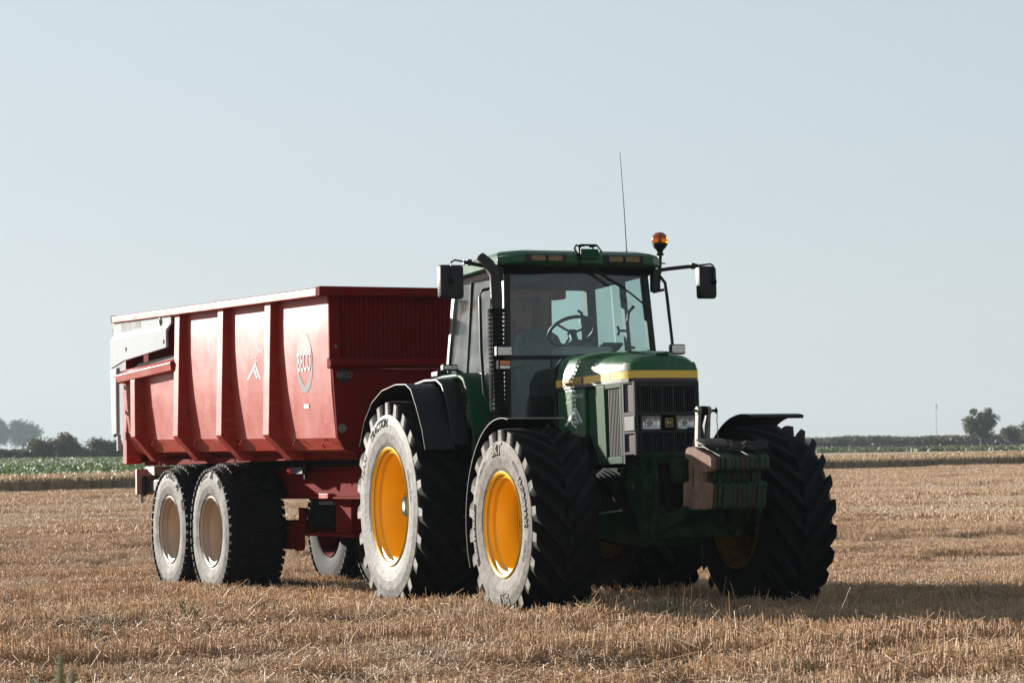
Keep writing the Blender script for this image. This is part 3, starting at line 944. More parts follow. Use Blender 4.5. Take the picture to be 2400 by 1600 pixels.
# inside: floor, rear wall, seat, console, steering wheel
MB().box(-.02, 1.38, -.66, .66, 1.52, 1.58).build('cab_floor', M_INTERIOR, TR)
MB().box(-.02, .12, -.66, .66, 1.585, 2.06).build('cab_rear_wall', M_INTERIOR, TR)
b = MB()
b.box(.10, 1.33, -.63, .63, 2.862, 2.905)
b.build('headliner', M_INTERIOR, TR)
MB().box(1.10, 1.30, -.50, -.27, 2.79, 2.855).build('radio_console', M_INTERIOR, TR, bevel=.02)
b = MB()
b.box(1.05, 1.10, -.12, -.03, 2.80, 2.86)
b.box(1.05, 1.09, .04, .075, 2.79, 2.86)
b.build('overhead_clip', M_INTERIOR, TR, bevel=.006)
st = MB()
rings = []
for z, w_, xo, th in ((1.98, .22, .34, .10), (2.15, .23, .31, .11), (2.32, .22, .27, .10), (2.43, .19, .24, .08), (2.475, .13, .225, .05), (2.485, .08, .22, .03)):
    rings.append([(xo + th * cx, .06 + w_ * cy, z) for cx, cy in ((-.5, -1), (.45, -1), (.7, -.75), (.7, .75), (.45, 1), (-.5, 1), (-.7, .7), (-.7, -.7))])
st.loft(rings)
st.box(.28, .80, -.18, .30, 1.86, 1.99)
SE = st.build('seat', M_SEAT, TR, bevel=.03, seg=3)
MB().box(.42, .78, -.30, -.20, 2.12, 2.19).build('armrest', M_SEAT, SE, bevel=.02)
MB().box(.3, .7, -.1, .22, 1.585, 1.86).build('seat_base', M_INTERIOR, SE)
co = MB()
co.loft([[(x0, -.20 + .09, z0), (x0, .20 + .09, z0), (x1, .24 + .09, z0), (x1, -.24 + .09, z0)] for x0, x1, z0 in ((1.12, 1.36, 1.585), (1.0, 1.36, 2.12), (.98, 1.34, 2.22), (1.03, 1.30, 2.255))])
CO = co.build('dash_console', M_CONSOLE, TR, bevel=.02)
b = MB()
b.lathe([(.001, 2.33), (.055, 2.33), (.06, 2.31), (.075, 2.28), (.09, 2.262), (.09, 2.24)], c=(1.06, .09, 0), axis='z', n=20)
b.tube([(1.06, .09, 2.30), (1.0, .09, 2.385)], .035, n=10)
b.build('steering_column', M_INTERIOR, CO)
MB().box(1.04, 1.18, -.03, .20, 2.25, 2.30).build('instrument_pod', M_INTERIOR, CO, bevel=.02)
b = MB()
b.obox((1.1, .40, 2.27), (.10, .20, .02), (0, -.5, .1))
b.tube([(1.1, .28, 2.25), (1.1, .42, 2.30)], .008)
b.tube([(1.1, .18, 2.27), (1.08, .27, 2.34)], .006)
b.tube([(1.1, -.02, 2.27), (1.08, -.13, 2.34)], .006)
b.build('control_lever', M_INTERIOR, CO)
sw = MB()
cx, cy, cz, rad = .98, .09, 2.41, .205
ax = Vector((-.55, 0, .83)).normalized()
e1 = Vector((0, 1, 0))
e2 = ax.cross(e1)
pts = [Vector((cx, cy, cz)) + (e1 * math.cos(2 * math.pi * k / 40) + e2 * math.sin(2 * math.pi * k / 40)) * rad for k in range(41)]
sw.tube(pts, .0155, n=8, cap=False)
for a in (90, 210, 330):
    sw.tube([Vector((cx, cy, cz)) - ax * .02, Vector((cx, cy, cz)) + (e1 * math.cos(R_(a)) + e2 * math.sin(R_(a))) * rad], .011, n=6)
sw.lathe([(.001, .02), (.04, .015), (.045, -.02), (.03, -.05)], c=(cx, cy, cz), axis='z', n=14)
sw.build('steering_wheel', M_BLACK, TR, smooth=60)
b = MB()
b.tube([(.62, .36, 1.6), (.60, .36, 2.30), (.58, .355, 2.62)], .012)
b.box(.56, .60, .335, .365, 2.52, 2.60)
b.tube([(.58, .36, 2.60), (.56, .33, 2.635)], .012)
b.build('monitor_arm', M_INTERIOR, TR)
b = MB()
b.tube([(1.0, .60, 2.28), (1.02, .605, 2.36), (1.04, .595, 2.50), (1.03, .615, 2.58)], .013)
b.tube([(1.0, .60, 2.28), (1.09, .63, 2.26)], .013)
b.tube([(1.03, .615, 2.58), (1.10, .63, 2.62)], .013)
b.build('door_handle', M_BLACK, TR)
b = MB()
b.tube([(.86, .66, 2.43), (.84, .60, 2.43), (.83, .59, 2.47)], .012)
b.tube([(.84, .60, 2.43), (.83, .59, 2.39)], .012)
b.build('door_latch', M_BLACK, TR)
# wiper
b = MB()
b.tube([(1.44, .05, 2.945), (1.435, .24, 2.83), (1.44, .40, 2.74)], .013)
b.tube([(1.435, .24, 2.835), (1.45, .45, 2.70), (1.44, .645, 2.555)], .008)
b.box(1.41, 1.46, .0, .09, 2.925, 2.95)
b.build('wiper', M_BLACK, TR)
# mirrors
for sd in (-1, 1):
    xm = 1.36
    y0 = 1.14 if sd < 0 else 1.225
    mz = 2.79 if sd < 0 else 2.815
    b = MB()
    b.tube([(1.36, sd * .72, 2.905), (1.37, sd * .86, 2.925), (1.38, sd * (y0 - .10), 2.955)], .017)
    b.tube([(1.38, sd * (y0 - .15), 2.95), (1.39, sd * (y0 + .02), 2.97), (1.39, sd * (y0 + .045), 2.955), (1.39, sd * (y0 + .05), 2.92), (1.39, sd * (y0 + .05), mz + .005)] if sd > 0 else
           [(1.38, sd * (y0 - .15), 2.95), (1.39, sd * (y0 - .02), 2.968), (1.39, sd * (y0 + .012), 2.95), (1.39, sd * (y0 + .012), 2.92), (1.39, sd * (y0 + .012), mz + .005)], .008)
    b.box(1.33, 1.40, sd * .69, sd * .76, 2.80, 2.92)
    b.box(1.365, 1.40, sd * (y0 - .17), sd * (y0 - .13), 2.925, 2.975)
    A = b.build('mirror_arm', M_BLACK, TR, smooth=40)
    b = MB()
    wv, hv = (.108, .142) if sd < 0 else (.085, .142)
    rings = []
    for xo, sc in ((-.045, .9), (-.04, 1), (.0, 1), (.022, .93), (.028, .75)):
        rings.append([(1.35 + xo, sd * y0 + wv * sc * px, mz + hv * (sc if abs(sc) < 1 else 1) * pz) for px, pz in
                      ((-1, -.85), (-.93, -.96), (-.8, -1), (.8, -1), (.93, -.96), (1, -.85), (1, .85), (.93, .96), (.8, 1), (-.8, 1), (-.93, .96), (-1, .85))])
    b.loft(rings)
    MR = b.build('mirror', M_BLACK, A, smooth=50)
    MR.rotation_euler = (0, 0, 0)
    b = MB()
    b.lathe([(.001, 1.405), (.022, 1.40), (.028, 1.385), (.028, 1.37)], c=(0, sd * (y0 + (.012 if sd < 0 else .05)), mz), axis='x', n=14)
    b.build('ball_joint', M_DARK, A)
# exhaust stack
b = MB()
ex, ey = 1.50, -.80
b.tube([(ex, ey, 1.55), (ex, ey, 2.55), (ex - .01, ey + .005, 2.66), (ex - .02, ey + .005, 2.84), (ex - .06, ey - .035, 2.93), (ex - .12, ey - .085, 3.0)], [.05, .052, .052, .05, .05, .042], n=16, cap=False)
EXH = b.build('exhaust_stack', mat('exhaust_black', (.012, .0115, .011), .5, spec=.3, n2=(.03, .026, .022), nscale=9), TR, smooth=60)
# perforated heat shield built from strips with real slots
b = MB()
nz_, na = 26, 30
z0, z1 = 1.60, 2.535
for i in range(na):
    a0, a1 = 2 * math.pi * i / na, 2 * math.pi * (i + .45) / na
    for (rA) in (.076,):
        b.add([(ex + rA * math.cos(a), ey + rA * math.sin(a), z) for z in (z0, z1) for a in (a0, a1)], [(0, 1, 3, 2)])
for k in range(nz_ + 1):
    zz = z0 + (z1 - z0) * k / nz_
    hh = .006 if k not in (0, nz_) else .014
    for i in range(na):
        a0, a1 = 2 * math.pi * i / na, 2 * math.pi * (i + 1) / na
        b.add([(ex + .0757 * math.cos(a), ey + .0757 * math.sin(a), z) for z in (zz - hh, zz + hh) for a in (a0, a1)], [(0, 1, 3, 2)])
b.build('heat_shield', M_DARK, EXH, smooth=40)
# right grab rail
b = MB()
b.tube([(1.40, -.74, 2.73), (1.40, -.82, 2.73), (1.39, -.885, 2.715), (1.38, -.90, 2.66), (1.38, -.90, 2.2), (1.40, -.89, 1.86), (1.42, -.87, 1.80), (1.44, -.80, 1.78)], .014)
b.build('grab_rail', M_BLACK, TR, smooth=60)
# left hand rail below the beacon
b = MB()
b.tube([(1.40, .75, 2.86), (1.40, .80, 2.80), (1.40, .815, 2.68), (1.42, .84, 2.3), (1.44, .855, 1.9)], .014)
b.tube([(1.36, .70, 2.72), (1.40, .79, 2.74)], .012)
b.build('grab_rail', M_BLACK, TR, smooth=60)
b = MB()
b.box(1.34, 1.40, .68, .76, 2.72, 2.80)
b.build('rail_bracket', M_BLACK, TR, bevel=.01)
# work lights on brackets by the hood
for sd, yc, zc, xo in ((-1, -.795, 2.185, .12), (1, .845, 2.215, 0)):
    b = MB()
    b.box(1.47 + xo, 1.535 + xo, yc - .070, yc + .070, zc - .043, zc + .043)
    WL = b.build('work_lamp', M_BLACK, TR, bevel=.012)
    b = MB()
    b.box(1.5345 + xo, 1.541 + xo, yc - .060, yc + .060, zc - .034, zc + .034)
    LN = b.build('lens', M_LED, WL, bevel=.003)
    for i in range(4):
        for j in range(2):
            b = MB()
            b.lathe([(.012, 1.5412 + xo), (.011, 1.5445 + xo), (.001, 1.546 + xo)], c=(0, yc - .042 + .028 * i, zc - .015 + .03 * j), axis='x', n=10)
            b.build('led', M_CLEARLENS, WL)
    b = MB()
    b.tube([(1.49 + xo, yc, zc - .04), (1.48 + xo, yc - sd * .03, zc - .09), (1.44, sd * .72, zc - .12)], .012)
    b.build('lamp_bracket', M_BLACK, WL)
b = MB()
b.box(1.57, 1.64, -.845, -.735, 2.035, 2.115)
AL = b.build('indicator_lamp', M_DARK, TR, bevel=.012)
MB().box(1.6395, 1.646, -.835, -.745, 2.07, 2.108).build('lens', M_AMBERLENS, AL, bevel=.004)
MB().box(1.6395, 1.646, -.835, -.745, 2.04, 2.066).build('lens', M_LED, AL, bevel=.004)
b = MB()
b.box(.62, .70, -1.0, -.86, 2.09, 2.145)
FL = b.build('fender_lamp', M_BLACK, TR, bevel=.012)
MB().box(.701, .708, -.99, -.87, 2.10, 2.135).build('lens', M_LED, FL, bevel=.003)
b = MB()
b.tube([(.66, -.87, 2.10), (.66, -.80, 2.06)], .015)
b.build('lamp_bracket', M_BLACK, FL)


# fenders, steps, frame ---------------------------------------------
def band(name, prof, y0, y1, th, m, parent=TR, bevel=.006, inset=None, smooth=40):
    """a sheet following prof (x,z) between y0 and y1, th thick (downwards)."""
    b = MB()
    n = len(prof)
    rings = []
    for k, (x, z) in enumerate(prof):
        a = Vector(prof[max(k - 1, 0)])
        c = Vector(prof[min(k + 1, n - 1)])
        t = (c - a).normalized()
        nn = Vector((-t.y, t.x)) * (1 if t.x > 0 else 1)
        dx, dz = nn.x * th, nn.y * th
        rings.append([(x, y0, z), (x, y1, z), (x - dx, y1, z - dz), (x - dx, y0, z - dz)])
    b.loft(rings)
    return b.build(name, m, parent, bevel=bevel, smooth=smooth)


RPROF = [(-.78, 1.50), (-.62, 1.72), (-.38, 1.88), (-.08, 1.97), (.30, 2.0), (.58, 1.985), (.72, 1.93), (.86, 1.77), (1.0, 1.57), (1.07, 1.40)]
GPROF = [(-.55, 1.80), (-.3, 1.98), (0, 2.055), (.4, 2.075), (.80, 2.065), (.93, 2.02), (1.02, 1.92), (1.12, 1.68), (1.18, 1.45)]
for sd in (-1, 1):
    yy = lambda a, b_: (sd * b_, sd * a) if sd < 0 else (a, b_)
    FX = band('fender_extension', RPROF, *yy(1.04, 1.31), .012, M_BLACK)
    MID = [(x * 1.0, z + .03) for x, z in RPROF]
    band('fender_rubber', [(-.62, 1.76), (-.34, 1.94), (-.05, 2.015), (.35, 2.04), (.66, 2.025), (.80, 1.97), (.90, 1.86), (1.0, 1.64), (1.05, 1.44)], *yy(.90, 1.06), .03, M_BLACK, bevel=.015)
    band('rear_fender', GPROF, *yy(.70, .91), .05, M_GREEN_D, bevel=.025)
    # inner wall closing the fender towards the cab
    b = MB()
    b.prism([(-.5, 1.2)] + [(x - .01, z - .02) for x, z in GPROF] + [(1.15, 1.2)], sd * .70, sd * .74, 'y')
    b.build('fender_wall', M_GREEN_D, TR)
b = MB()
b.box(.02, .20, -.88, -.78, 2.07, 2.125)
b.build('fender_lamp', M_BLACK, TR, bevel=.015)
arcF = [(2.8 + .825 * math.cos(R_(a)), .754 + .825 * math.sin(R_(a))) for a in range(204, 72, -6)]
FF = band('front_fender', arcF, -1.29, -.80, .006, M_BLACK, bevel=0)
b = MB()
b.tube([(2.8, -.55, .9), (2.75, -.65, 1.3), (2.75, -.85, 1.545), (2.75, -1.2, 1.555)], .02)
b.build('fender_stay', M_DARK, FF)
farc = [(2.05, 1.30), (2.12, 1.42), (2.3, 1.57), (2.45, 1.64), (2.75, 1.655), (3.05, 1.635), (3.22, 1.615)]
FF2 = band('front_fender', [(2.8 + .84 * math.cos(R_(a)), .754 + .84 * math.sin(R_(a))) for a in range(204, 72, -6)], .78, 1.27, .03, M_BLACK, bevel=.01)
b = MB()
b.tube([(2.8, .55, .9), (2.75, .65, 1.3), (2.75, .85, 1.56), (2.75, 1.2, 1.575)], .02)
b.build('fender_stay', M_DARK, FF2)
# steps on the right
b = MB()
for y in (-1.0, -.70):
    b.prism([(1.42, 1.5), (1.47, 1.5), (1.28, .50), (1.20, .50)], y - .012, y + .012, 'y')
ST = b.build('cab_steps', M_FRAME, TR, bevel=.004)
for x, z in ((1.23, .55), (1.28, .83), (1.34, 1.10)):
    MB().box(x - .12, x + .14, -1.02, -.68, z - .015, z + .02).build('step_tread', M_FRAME, ST, bevel=.008)
# fuel tank and underbody
MB().box(.35, 1.35, -.66, .66, .95, 1.50).build('fuel_tank', M_DARK, TR, bevel=.06, seg=3)
b = MB()
b.box(-.35, 1.6, -.30, .30, .62, 1.3)
b.box(1.5, 3.05, -.26, .26, .80, 1.19)
b.box(1.5, 2.9, -.22, .22, .64, .81)
b.build('transmission', M_DARK, TR, bevel=.03)
b = MB()
b.tube([(0, -1.15, .94), (0, 1.15, .94)], .085, n=14)
b.lathe([(.22, -.62), (.24, -.3), (.26, .3), (.22, .62)], c=(0, 0, .94), axis='y', n=20)
b.build('rear_axle', M_FRAME, TR, smooth=50)
b = MB()
b.loft([[(2.8 + sx * a, y, z_ + sz * c) for sx, sz in ((-1, -1), (1, -1), (1, 1), (-1, 1))] for y, z_, a, c in ((-.92, .74, .07, .08), (-.5, .72, .10, .10), (-.2, .70, .15, .15), (.2, .70, .15, .15), (.5, .72, .10, .10), (.92, .74, .07, .08))])
b.tube([(2.62, -.85, .70), (2.6, -.3, .68), (2.6, .3, .68), (2.62, .85, .70)], .025)
for sd in (-1, 1):
    b.lathe([(.001, sd * .84), (.15, sd * .84), (.17, sd * .90), (.17, sd * 1.06), (.12, sd * 1.10)], c=(2.8, 0, .754), axis='y', n=20)
b.build('front_axle', M_FRAME, TR, bevel=.01)
# engine underside details, hoses
b = MB()
b.box(1.95, 2.85, -.28, .28, 1.19, 1.30)
b.lathe([(.10, -.36), (.10, -.28)], c=(2.62, 0, 1.05), n=16)
b.tube([(2.25, -.30, 1.2), (2.3, -.36, 1.35), (2.4, -.36, 1.42)], .04)
b.build('engine_parts', M_DARK, TR, bevel=.01)
b = MB()
for k in range(4):
    o = .022 * k
    b.tube([(2.25, -.30, 1.10 - o * .6), (2.5, -.38 - o, 1.15 - o), (2.78, -.40 - o, 1.17 - o * .8), (2.98, -.40 - o, 1.12 - o), (3.06, -.405 - o * .6, 1.0 - o), (3.18, -.39, .86 - o)], .011, n=6)
b.build('hydraulic_hose', M_DARK, TR, smooth=60)

# front linkage --------------------------------------------------------
PLATE = [(2.75, 1.12), (2.80, 1.175), (3.17, 1.165), (3.21, 1.19), (3.26, 1.20), (3.30, 1.25), (3.36, 1.26), (3.40, 1.245), (3.44, 1.275), (3.52, 1.275), (3.54, 1.25), (3.52, .98), (3.52, .62), (3.42, .60), (3.36, .72), (3.24, .86), (3.12, 1.04), (3.02, 1.12)]
LK = None
for sd in (-1, 1):
    b = MB().prism(PLATE, sd * .385 - .012, sd * .385 + .012, 'y')
    o = b.build('linkage_plate', M_FRAME, TR, bevel=.004)
    if sd < 0:
        LK = o
    for x, z in ((3.08, 1.15), (3.14, 1.13), (3.10, 1.075), (3.16, 1.075), (3.20, 1.145), (3.34, 1.215), (3.42, 1.235), (3.42, 1.185)):
        b = MB()
        b.lathe([(.001, sd * .424), (.017, sd * .424), (.019, sd * .41), (.019, sd * .397)], c=(x, 0, z), n=8)
        b.build('bolt', M_DARK, o)
b = MB().box(3.30, 3.312, -.4005, -.3985, 1.0, 1.04)
b.build('plate_sticker', M_STEEL, LK)
b = MB()
b.box(3.42, 3.54, -.372, .372, 1.20, 1.262)
b.box(3.42, 3.56, -.372, .372, .62, .72)
b.box(3.30, 3.42, -.372, .372, .80, .86)
b.build('linkage_crossbeam', M_FRAME, TR, bevel=.012)
for sd in (-1, 1):
    b = MB()
    b.prism([(3.48, 1.22), (3.60, 1.20), (3.63, 1.06), (3.60, .70), (3.50, .66), (3.47, 1.0)], sd * .34 - .02, sd * .34 + .02, 'y')
    b.build('linkage_upright', M_FRAME, TR, bevel=.01)
for sd in (-1, 1):
    b = MB()
    b.prism([(3.50, .72), (3.62, .80), (3.95, .82), (4.02, .86), (4.05, .80), (3.98, .74), (3.66, .68), (3.52, .62)], sd * .30 - .03, sd * .30 + .03, 'y')
    b.build('lower_link', M_FRAME, TR, bevel=.012)
    b = MB()
    b.tube([(3.52, sd * .25, 1.16), (3.60, sd * .26, .98)], .035, n=12)
    b.tube([(3.60, sd * .26, .98), (3.68, sd * .27, .80)], .020, n=10)
    b.build('lift_cylinder', M_DARK, TR)
b = MB()
b.lathe([(.001, -.425), (.03, -.425), (.05, -.42), (.075, -.41), (.075, -.38)], c=(3.565, .02, 1.03), n=20)
b.build('pulley', M_FRAME, TR)
# top link carrier: two flat arms leaning forward and up
b = MB()
for y0, y1 in ((-.06, -.035), (.02, .045)):
    b.loft([[(x - .03, y, z - .01), (x + .03, y, z), (x + .03, y2, z), (x - .03, y2, z - .01)] for x, z, y, y2 in ((3.74, 1.19, y0, y1), (3.74, 1.38, y0, y1), (3.765, 1.56, y0, y1))])
    b.lathe([(.001, y0 - .004), (.034, y0 - .004), (.034, y1 + .004), (.001, y1 + .004)], c=(3.77, 0, 1.572), n=16)
TLK = b.build('top_link_arm', M_STEEL, TR, bevel=.004)
b = MB()
b.tube([(3.56, -.02, 1.22), (3.76, -.005, 1.55)], .018)
b.lathe([(.001, -.032), (.036, -.032), (.036, .017), (.001, .017)], c=(3.77, 0, 1.572), n=16)
b.tube([(3.77, -.08, 1.572), (3.77, .11, 1.572)], .011)
b.tube([(3.77, .10, 1.55), (3.77, .10, 1.595)], .008)
b.build('top_link', M_DARK, TR)
b = MB()
pz = 1.56
for k in range(8):
    b.tube([(3.77 + .003 * (k % 2), .105 + .004 * math.sin(k * 2), pz - .028 * k), (3.77, .105 + .004 * math.sin(k * 2 + 2), pz - .028 * k - .022)], .0045, n=5)
b.build('linch_pin_chain', M_STEEL, TR)
b = MB()
b.tube([(3.45, .0, 1.24), (3.50, -.03, 1.36), (3.54, -.03, 1.45), (3.60, .06, 1.45)], .009)
b.build('hose_holder', M_DARK, TR)
# hooked bracket boxes carrying the weight block
b = MB()
b.box(3.58, 3.72, -.22, -.19, 1.04, 1.21)
b.box(3.70, 3.86, -.25, .25, 1.04, 1.20)
b.box(3.58, 3.86, .19, .22, 1.04, 1.21)
b.build('weight_carrier', M_FRAME, TR, bevel=.008)
# rear coupling
b = MB()
b.box(-.75, -.3, -.12, .12, .50, .66)
b.box(-.82, -.70, -.10, .10, .44, .70)
b.build('rear_coupling', M_DARK, TR, bevel=.02)

# ------------------------------------------------------------------ front weight block hung on the linkage
WP = [(3.88, .835), (3.90, 1.02), (3.905, 1.03), (4.00, 1.04), (4.005, 1.20), (3.955, 1.21), (3.945, 1.24), (3.965, 1.275), (4.0, 1.29), (4.10, 1.29), (4.16, 1.27), (4.37, 1.21), (4.395, 1.19), (4.39, 1.115), (4.37, 1.10), (4.245, 1.095), (4.235, 1.03), (4.33, 1.015), (4.345, .995), (4.305, .835), (4.29, .825), (3.90, .825)]
WT = empty('front_weight', TR.matrix_world @ Matrix.Translation((4.1, -.02, .82)))
tag(WT, 'block of green and rusty ballast plates hanging in front of the tractor', 'ballast weight')


def wpoly(sx=0.0, sz=0.0):
    return [(x - 4.1 + sx * (1 if x > 4.2 else 0), z - .82 + sz) for x, z in WP]


y = -.235
b = MB().prism(wpoly(), y, y + .040, 'y')
EP = b.build('end_plate', M_RUST, WT, bevel=.006)
b = MB()
b.box(-.03, -.015, -.0025 + y, y + .002, .18, .30)
b.build('slot', M_DECAL_B, EP)
y += .042
shared = [MB().prism(wpoly(.0), 0, .0365, 'y').build('weight_plate', m, WT, bevel=.007) for m in (M_WEIGHT_G, M_WEIGHT_R)]
order = [1, 0, 0, 0, 0, 1, 0, 0, 1, 0, 0]
used = set()
for k, c in enumerate(order):
    src = shared[c]
    if c in used:
        o = src.copy()
        S.collection.objects.link(o)
    else:
        o = src
        used.add(c)
    o.location = (random.uniform(-.008, .01), y, random.uniform(-.006, .006))
    y += .0395
# rag and a flat tin lying on top of the weights
rg = MB()
nx_, ny_ = 14, 18
vs = []
for i in range(nx_):
    for j in range(ny_):
        u, v = i / (nx_ - 1), j / (ny_ - 1)
        x = 4.10 + .24 * u + .02 * math.sin(v * 9)
        yv = -.02 + .30 * v + .03 * math.sin(u * 5)
        base = 1.30 - max(0, (x - 4.14)) * .30
        z = base + .012 + .018 * abs(math.sin(u * 6 + v * 5)) + .012 * math.sin(v * 14 + u * 3) + random.uniform(-.003, .003)
        vs.append((x, yv, z))
fs = [(i * ny_ + j, (i + 1) * ny_ + j, (i + 1) * ny_ + j + 1, i * ny_ + j + 1) for i in range(nx_ - 1) for j in range(ny_ - 1)]
rg.add(vs, fs)
RG = rg.build('work_rag', M_RAG, None, smooth=60)
RG.matrix_world = TR.matrix_world
so = RG.modifiers.new('thick', 'SOLIDIFY')
so.thickness = .006
tag(RG, 'crumpled dark work rag lying on top of the ballast plates', 'rag')
b = MB()
rings = []
for z, s_ in ((1.298, .95), (1.303, 1), (1.312, 1), (1.318, .96), (1.321, .5)):
    rings.append([(4.15 + .12 * s_ * np.sign(math.cos(a)) * abs(math.cos(a)) ** .6, -.10 + .13 * s_ * np.sign(math.sin(a)) * abs(math.sin(a)) ** .6, z + .004 - .28 * (.12 * s_ * np.sign(math.cos(a)) * abs(math.cos(a)) ** .6)) for a in np.linspace(0, 2 * math.pi, 20, endpoint=False)])
b.loft(rings)
TN = b.build('work_cushion', mat('cushion_brown', (.03, .02, .016), .6, spec=.15), None, smooth=50)
TN.matrix_world = TR.matrix_world
tag(TN, 'flat dark brown pad lying beside the rag on the ballast plates', 'pad')


# ------------------------------------------------------------------ the trailer (x forward, y left, z up, origin on the ground under the rear axle)
TL = empty('dump_trailer', frame_matrix((-2.7044, 27.4077, -0.2478), (0.422896, -0.906056, 0.014842), (0.906156, 0.422943, 0), (-0.006277, 0.013449, 0.99989)))
tag(TL, 'long red ribbed tipping trailer with a white rear, coupled behind the green tractor', 'trailer')
ztop = lambda x: 3.17 - .028 * x
zelb = lambda x: 1.745 - .018 * x
zbot = lambda x: 1.475 - .011 * x
zfl = lambda x: 1.575 - .012 * x

for sd in (-1, 1):
    # main side sheet: top, elbow, inclined foot, floor beam
    def prof(x, top):
        ze = zelb(x) - .03
        o_ = [(float(np.interp((zz - ze) / 1.35, [0, .3, .6, .8, 1], [1.105, 1.139, 1.156, 1.156, 1.146])), zz) for zz in np.linspace(top, ze, 7)] + [(1.035, zfl(x)), (.62, zbot(x))]
        i_ = [(y - .035, z + (.02 if k > 6 else 0)) for k, (y, z) in enumerate(o_)]
        return [(x, sd * y, z) for y, z in o_] + [(x, sd * y, z) for y, z in i_[::-1]]
    b = MB()
    b.loft([prof(x, ztop(x) - .06) for x in np.linspace(.12, 4.88, 9)])
    SW = b.build('side_wall', M_RED, TL, smooth=22)
    b = MB()
    b.loft([prof(x, 2.545 + .025 * x) for x in np.linspace(-2.08, .115, 5)])
    b.build('side_wall', M_RED, TL, smooth=20)
    # recessed upper sheet behind the white arm
    b = MB()
    b.loft([[(x, sd * 1.0, 2.4), (x, sd * 1.0, ztop(x) - .02), (x, sd * .97, ztop(x) - .02), (x, sd * .97, 2.4)] for x in (-2.08, .13)])
    b.build('inner_sheet', M_RED_D, TL)
    # ribs
    for x0, short in ((-1.41, True), (.25, False), (1.77, False), (3.26, False)):
        zt = (2.47 + .025 * x0) if short else ztop(x0) - .07
        b = MB()
        P_out = [(1.262 if short else 1.225, zt), (1.262, zelb(x0) + .0), (1.02, zbot(x0) - .004)]
        P_in = [(1.10, zt), (1.08, zelb(x0)), (.70, zbot(x0) - .004)]
        rings = []
        for xx in (x0, x0 + .185):
            rings.append([(xx, sd * y, z) for y, z in P_out] + [(xx, sd * y, z) for y, z in P_in[::-1]])
        b.loft(rings)
        b.build('rib', M_RED, TL, bevel=.012, smooth=30)
    # rails
    b = MB()
    b.loft([[(x, sd * 1.275, ztop(x) - .085), (x, sd * 1.275, ztop(x) - .012), (x, sd * 1.24, ztop(x)), (x, sd * 1.10, ztop(x)), (x, sd * 1.10, ztop(x) - .07)] for x in (-2.12, .12, 4.93)])
    b.build('top_rail', M_RED, TL, bevel=.008)
    b = MB()
    zr = lambda x: 2.555 + .022 * x
    b.loft([[(x, sd * 1.27, zr(x) - .09), (x, sd * 1.285, zr(x)), (x, sd * 1.20, zr(x) + .055), (x, sd * 1.10, zr(x) + .055), (x, sd * 1.10, zr(x) - .09)] for x in (-2.05, .245)])
    b.build('lower_rail', M_RED, TL, bevel=.008)
    b = MB()
    b.loft([[(x, sd * 1.16, zr(x) + .06), (x, sd * 1.12, zr(x) + .115), (x, sd * 1.03, zr(x) + .115), (x, sd * 1.03, zr(x) + .06)] for x in (-1.55, .245)])
    b.build('lower_rail', M_WHITE, TL, bevel=.008)
    # rear corner post
    b = MB()
    b.loft([[(-2.20, sd * 1.13, z), (-2.04, sd * 1.13, z), (-2.04, sd * .95, z), (-2.20, sd * .95, z)] for z in (1.46, 3.1)])
    b.build('rear_post', M_RED, TL, bevel=.01)
    b = MB()
    b.box(-.05, .10, sd * 1.03 - .06, sd * 1.03 + .06, 2.62, 3.08)
    b.build('pivot_post', M_RED_D, TL, bevel=.01)
    # white swing-gate arm with a creased sheet
    b = MB()
    yo = lambda z: 1.245 if z > 3.0 else (1.285 if z < 2.93 else 1.245 + .04 * (3.0 - z) / .07)
    XL = [-2.17, -1.6, -1.05, -.5, .05, .17]
    zb = lambda x: float(np.interp(x, [-2.17, -1.72, -1.70, .17], [2.60, 2.60, 2.665, 2.735]))
    rows = []
    for x in XL:
        zu = ztop(x) - .055
        zl = zb(x)
        rows.append([(x - .0 + (-.06 if x > .1 and z < 2.95 else 0), sd * yo(z), z) for z in (zu, 3.0, 2.93, (2.93 + zl) / 2, zl)])
    rings = [r + [(p[0], p[1] - sd * .03, p[2]) for p in r[::-1]] for r in rows]
    b.loft(rings)
    AR = b.build('gate_arm', M_WHITE, TL, bevel=.005, smooth=20)
    b = MB()
    for (x, z, r) in ((-.22, 3.04, .045),):
        b.lathe([(.001, sd * 1.268), (r * .5, sd * 1.268), (r * .55, sd * 1.258), (r * .8, sd * 1.262), (r, sd * 1.258), (r, sd * 1.246)], c=(x, 0, z), n=18)
    b.build('pivot_pin', M_STEEL, AR)
    b = MB()
    for (x, z) in ((-1.48, 2.80), (.03, 2.80)):
        b.lathe([(.001, sd * 1.289), (.026, sd * 1.289), (.026, sd * 1.284)], c=(x, 0, z), n=12)
    b.build('drain_hole', M_RED_D, AR)
    # narrow white gate edge running down
    b = MB()
    b.loft([[(-2.20, sd * y0, z), (-2.17, sd * (y0 + .015), z), (x1, sd * (y0 + .015), z), (x1, sd * (y0 - .03), z), (-2.20, sd * (y0 - .03), z)] for z, x1, y0 in ((1.82, -1.98, 1.255), (2.45, -1.95, 1.265), (2.60, -1.90, 1.27))])
    GE = b.build('gate_edge', M_WHITE, TL, bevel=.006)
    b = MB()
    b.box(-2.16, -2.10, sd * 1.2 - .02, sd * 1.2 + .02, 1.62, 1.818)
    b.build('gate_hook', M_WHITE, TL, bevel=.006)
    b = MB()
    for z in (3.06, 2.99, 2.42, 2.12, 1.86, 1.81):
        b.box(-2.235, -2.19, sd * 1.21 - .025, sd * 1.21 + .025, z - .022, z + .022)
    b.build('gate_bolt', M_DARK, TL, bevel=.006)
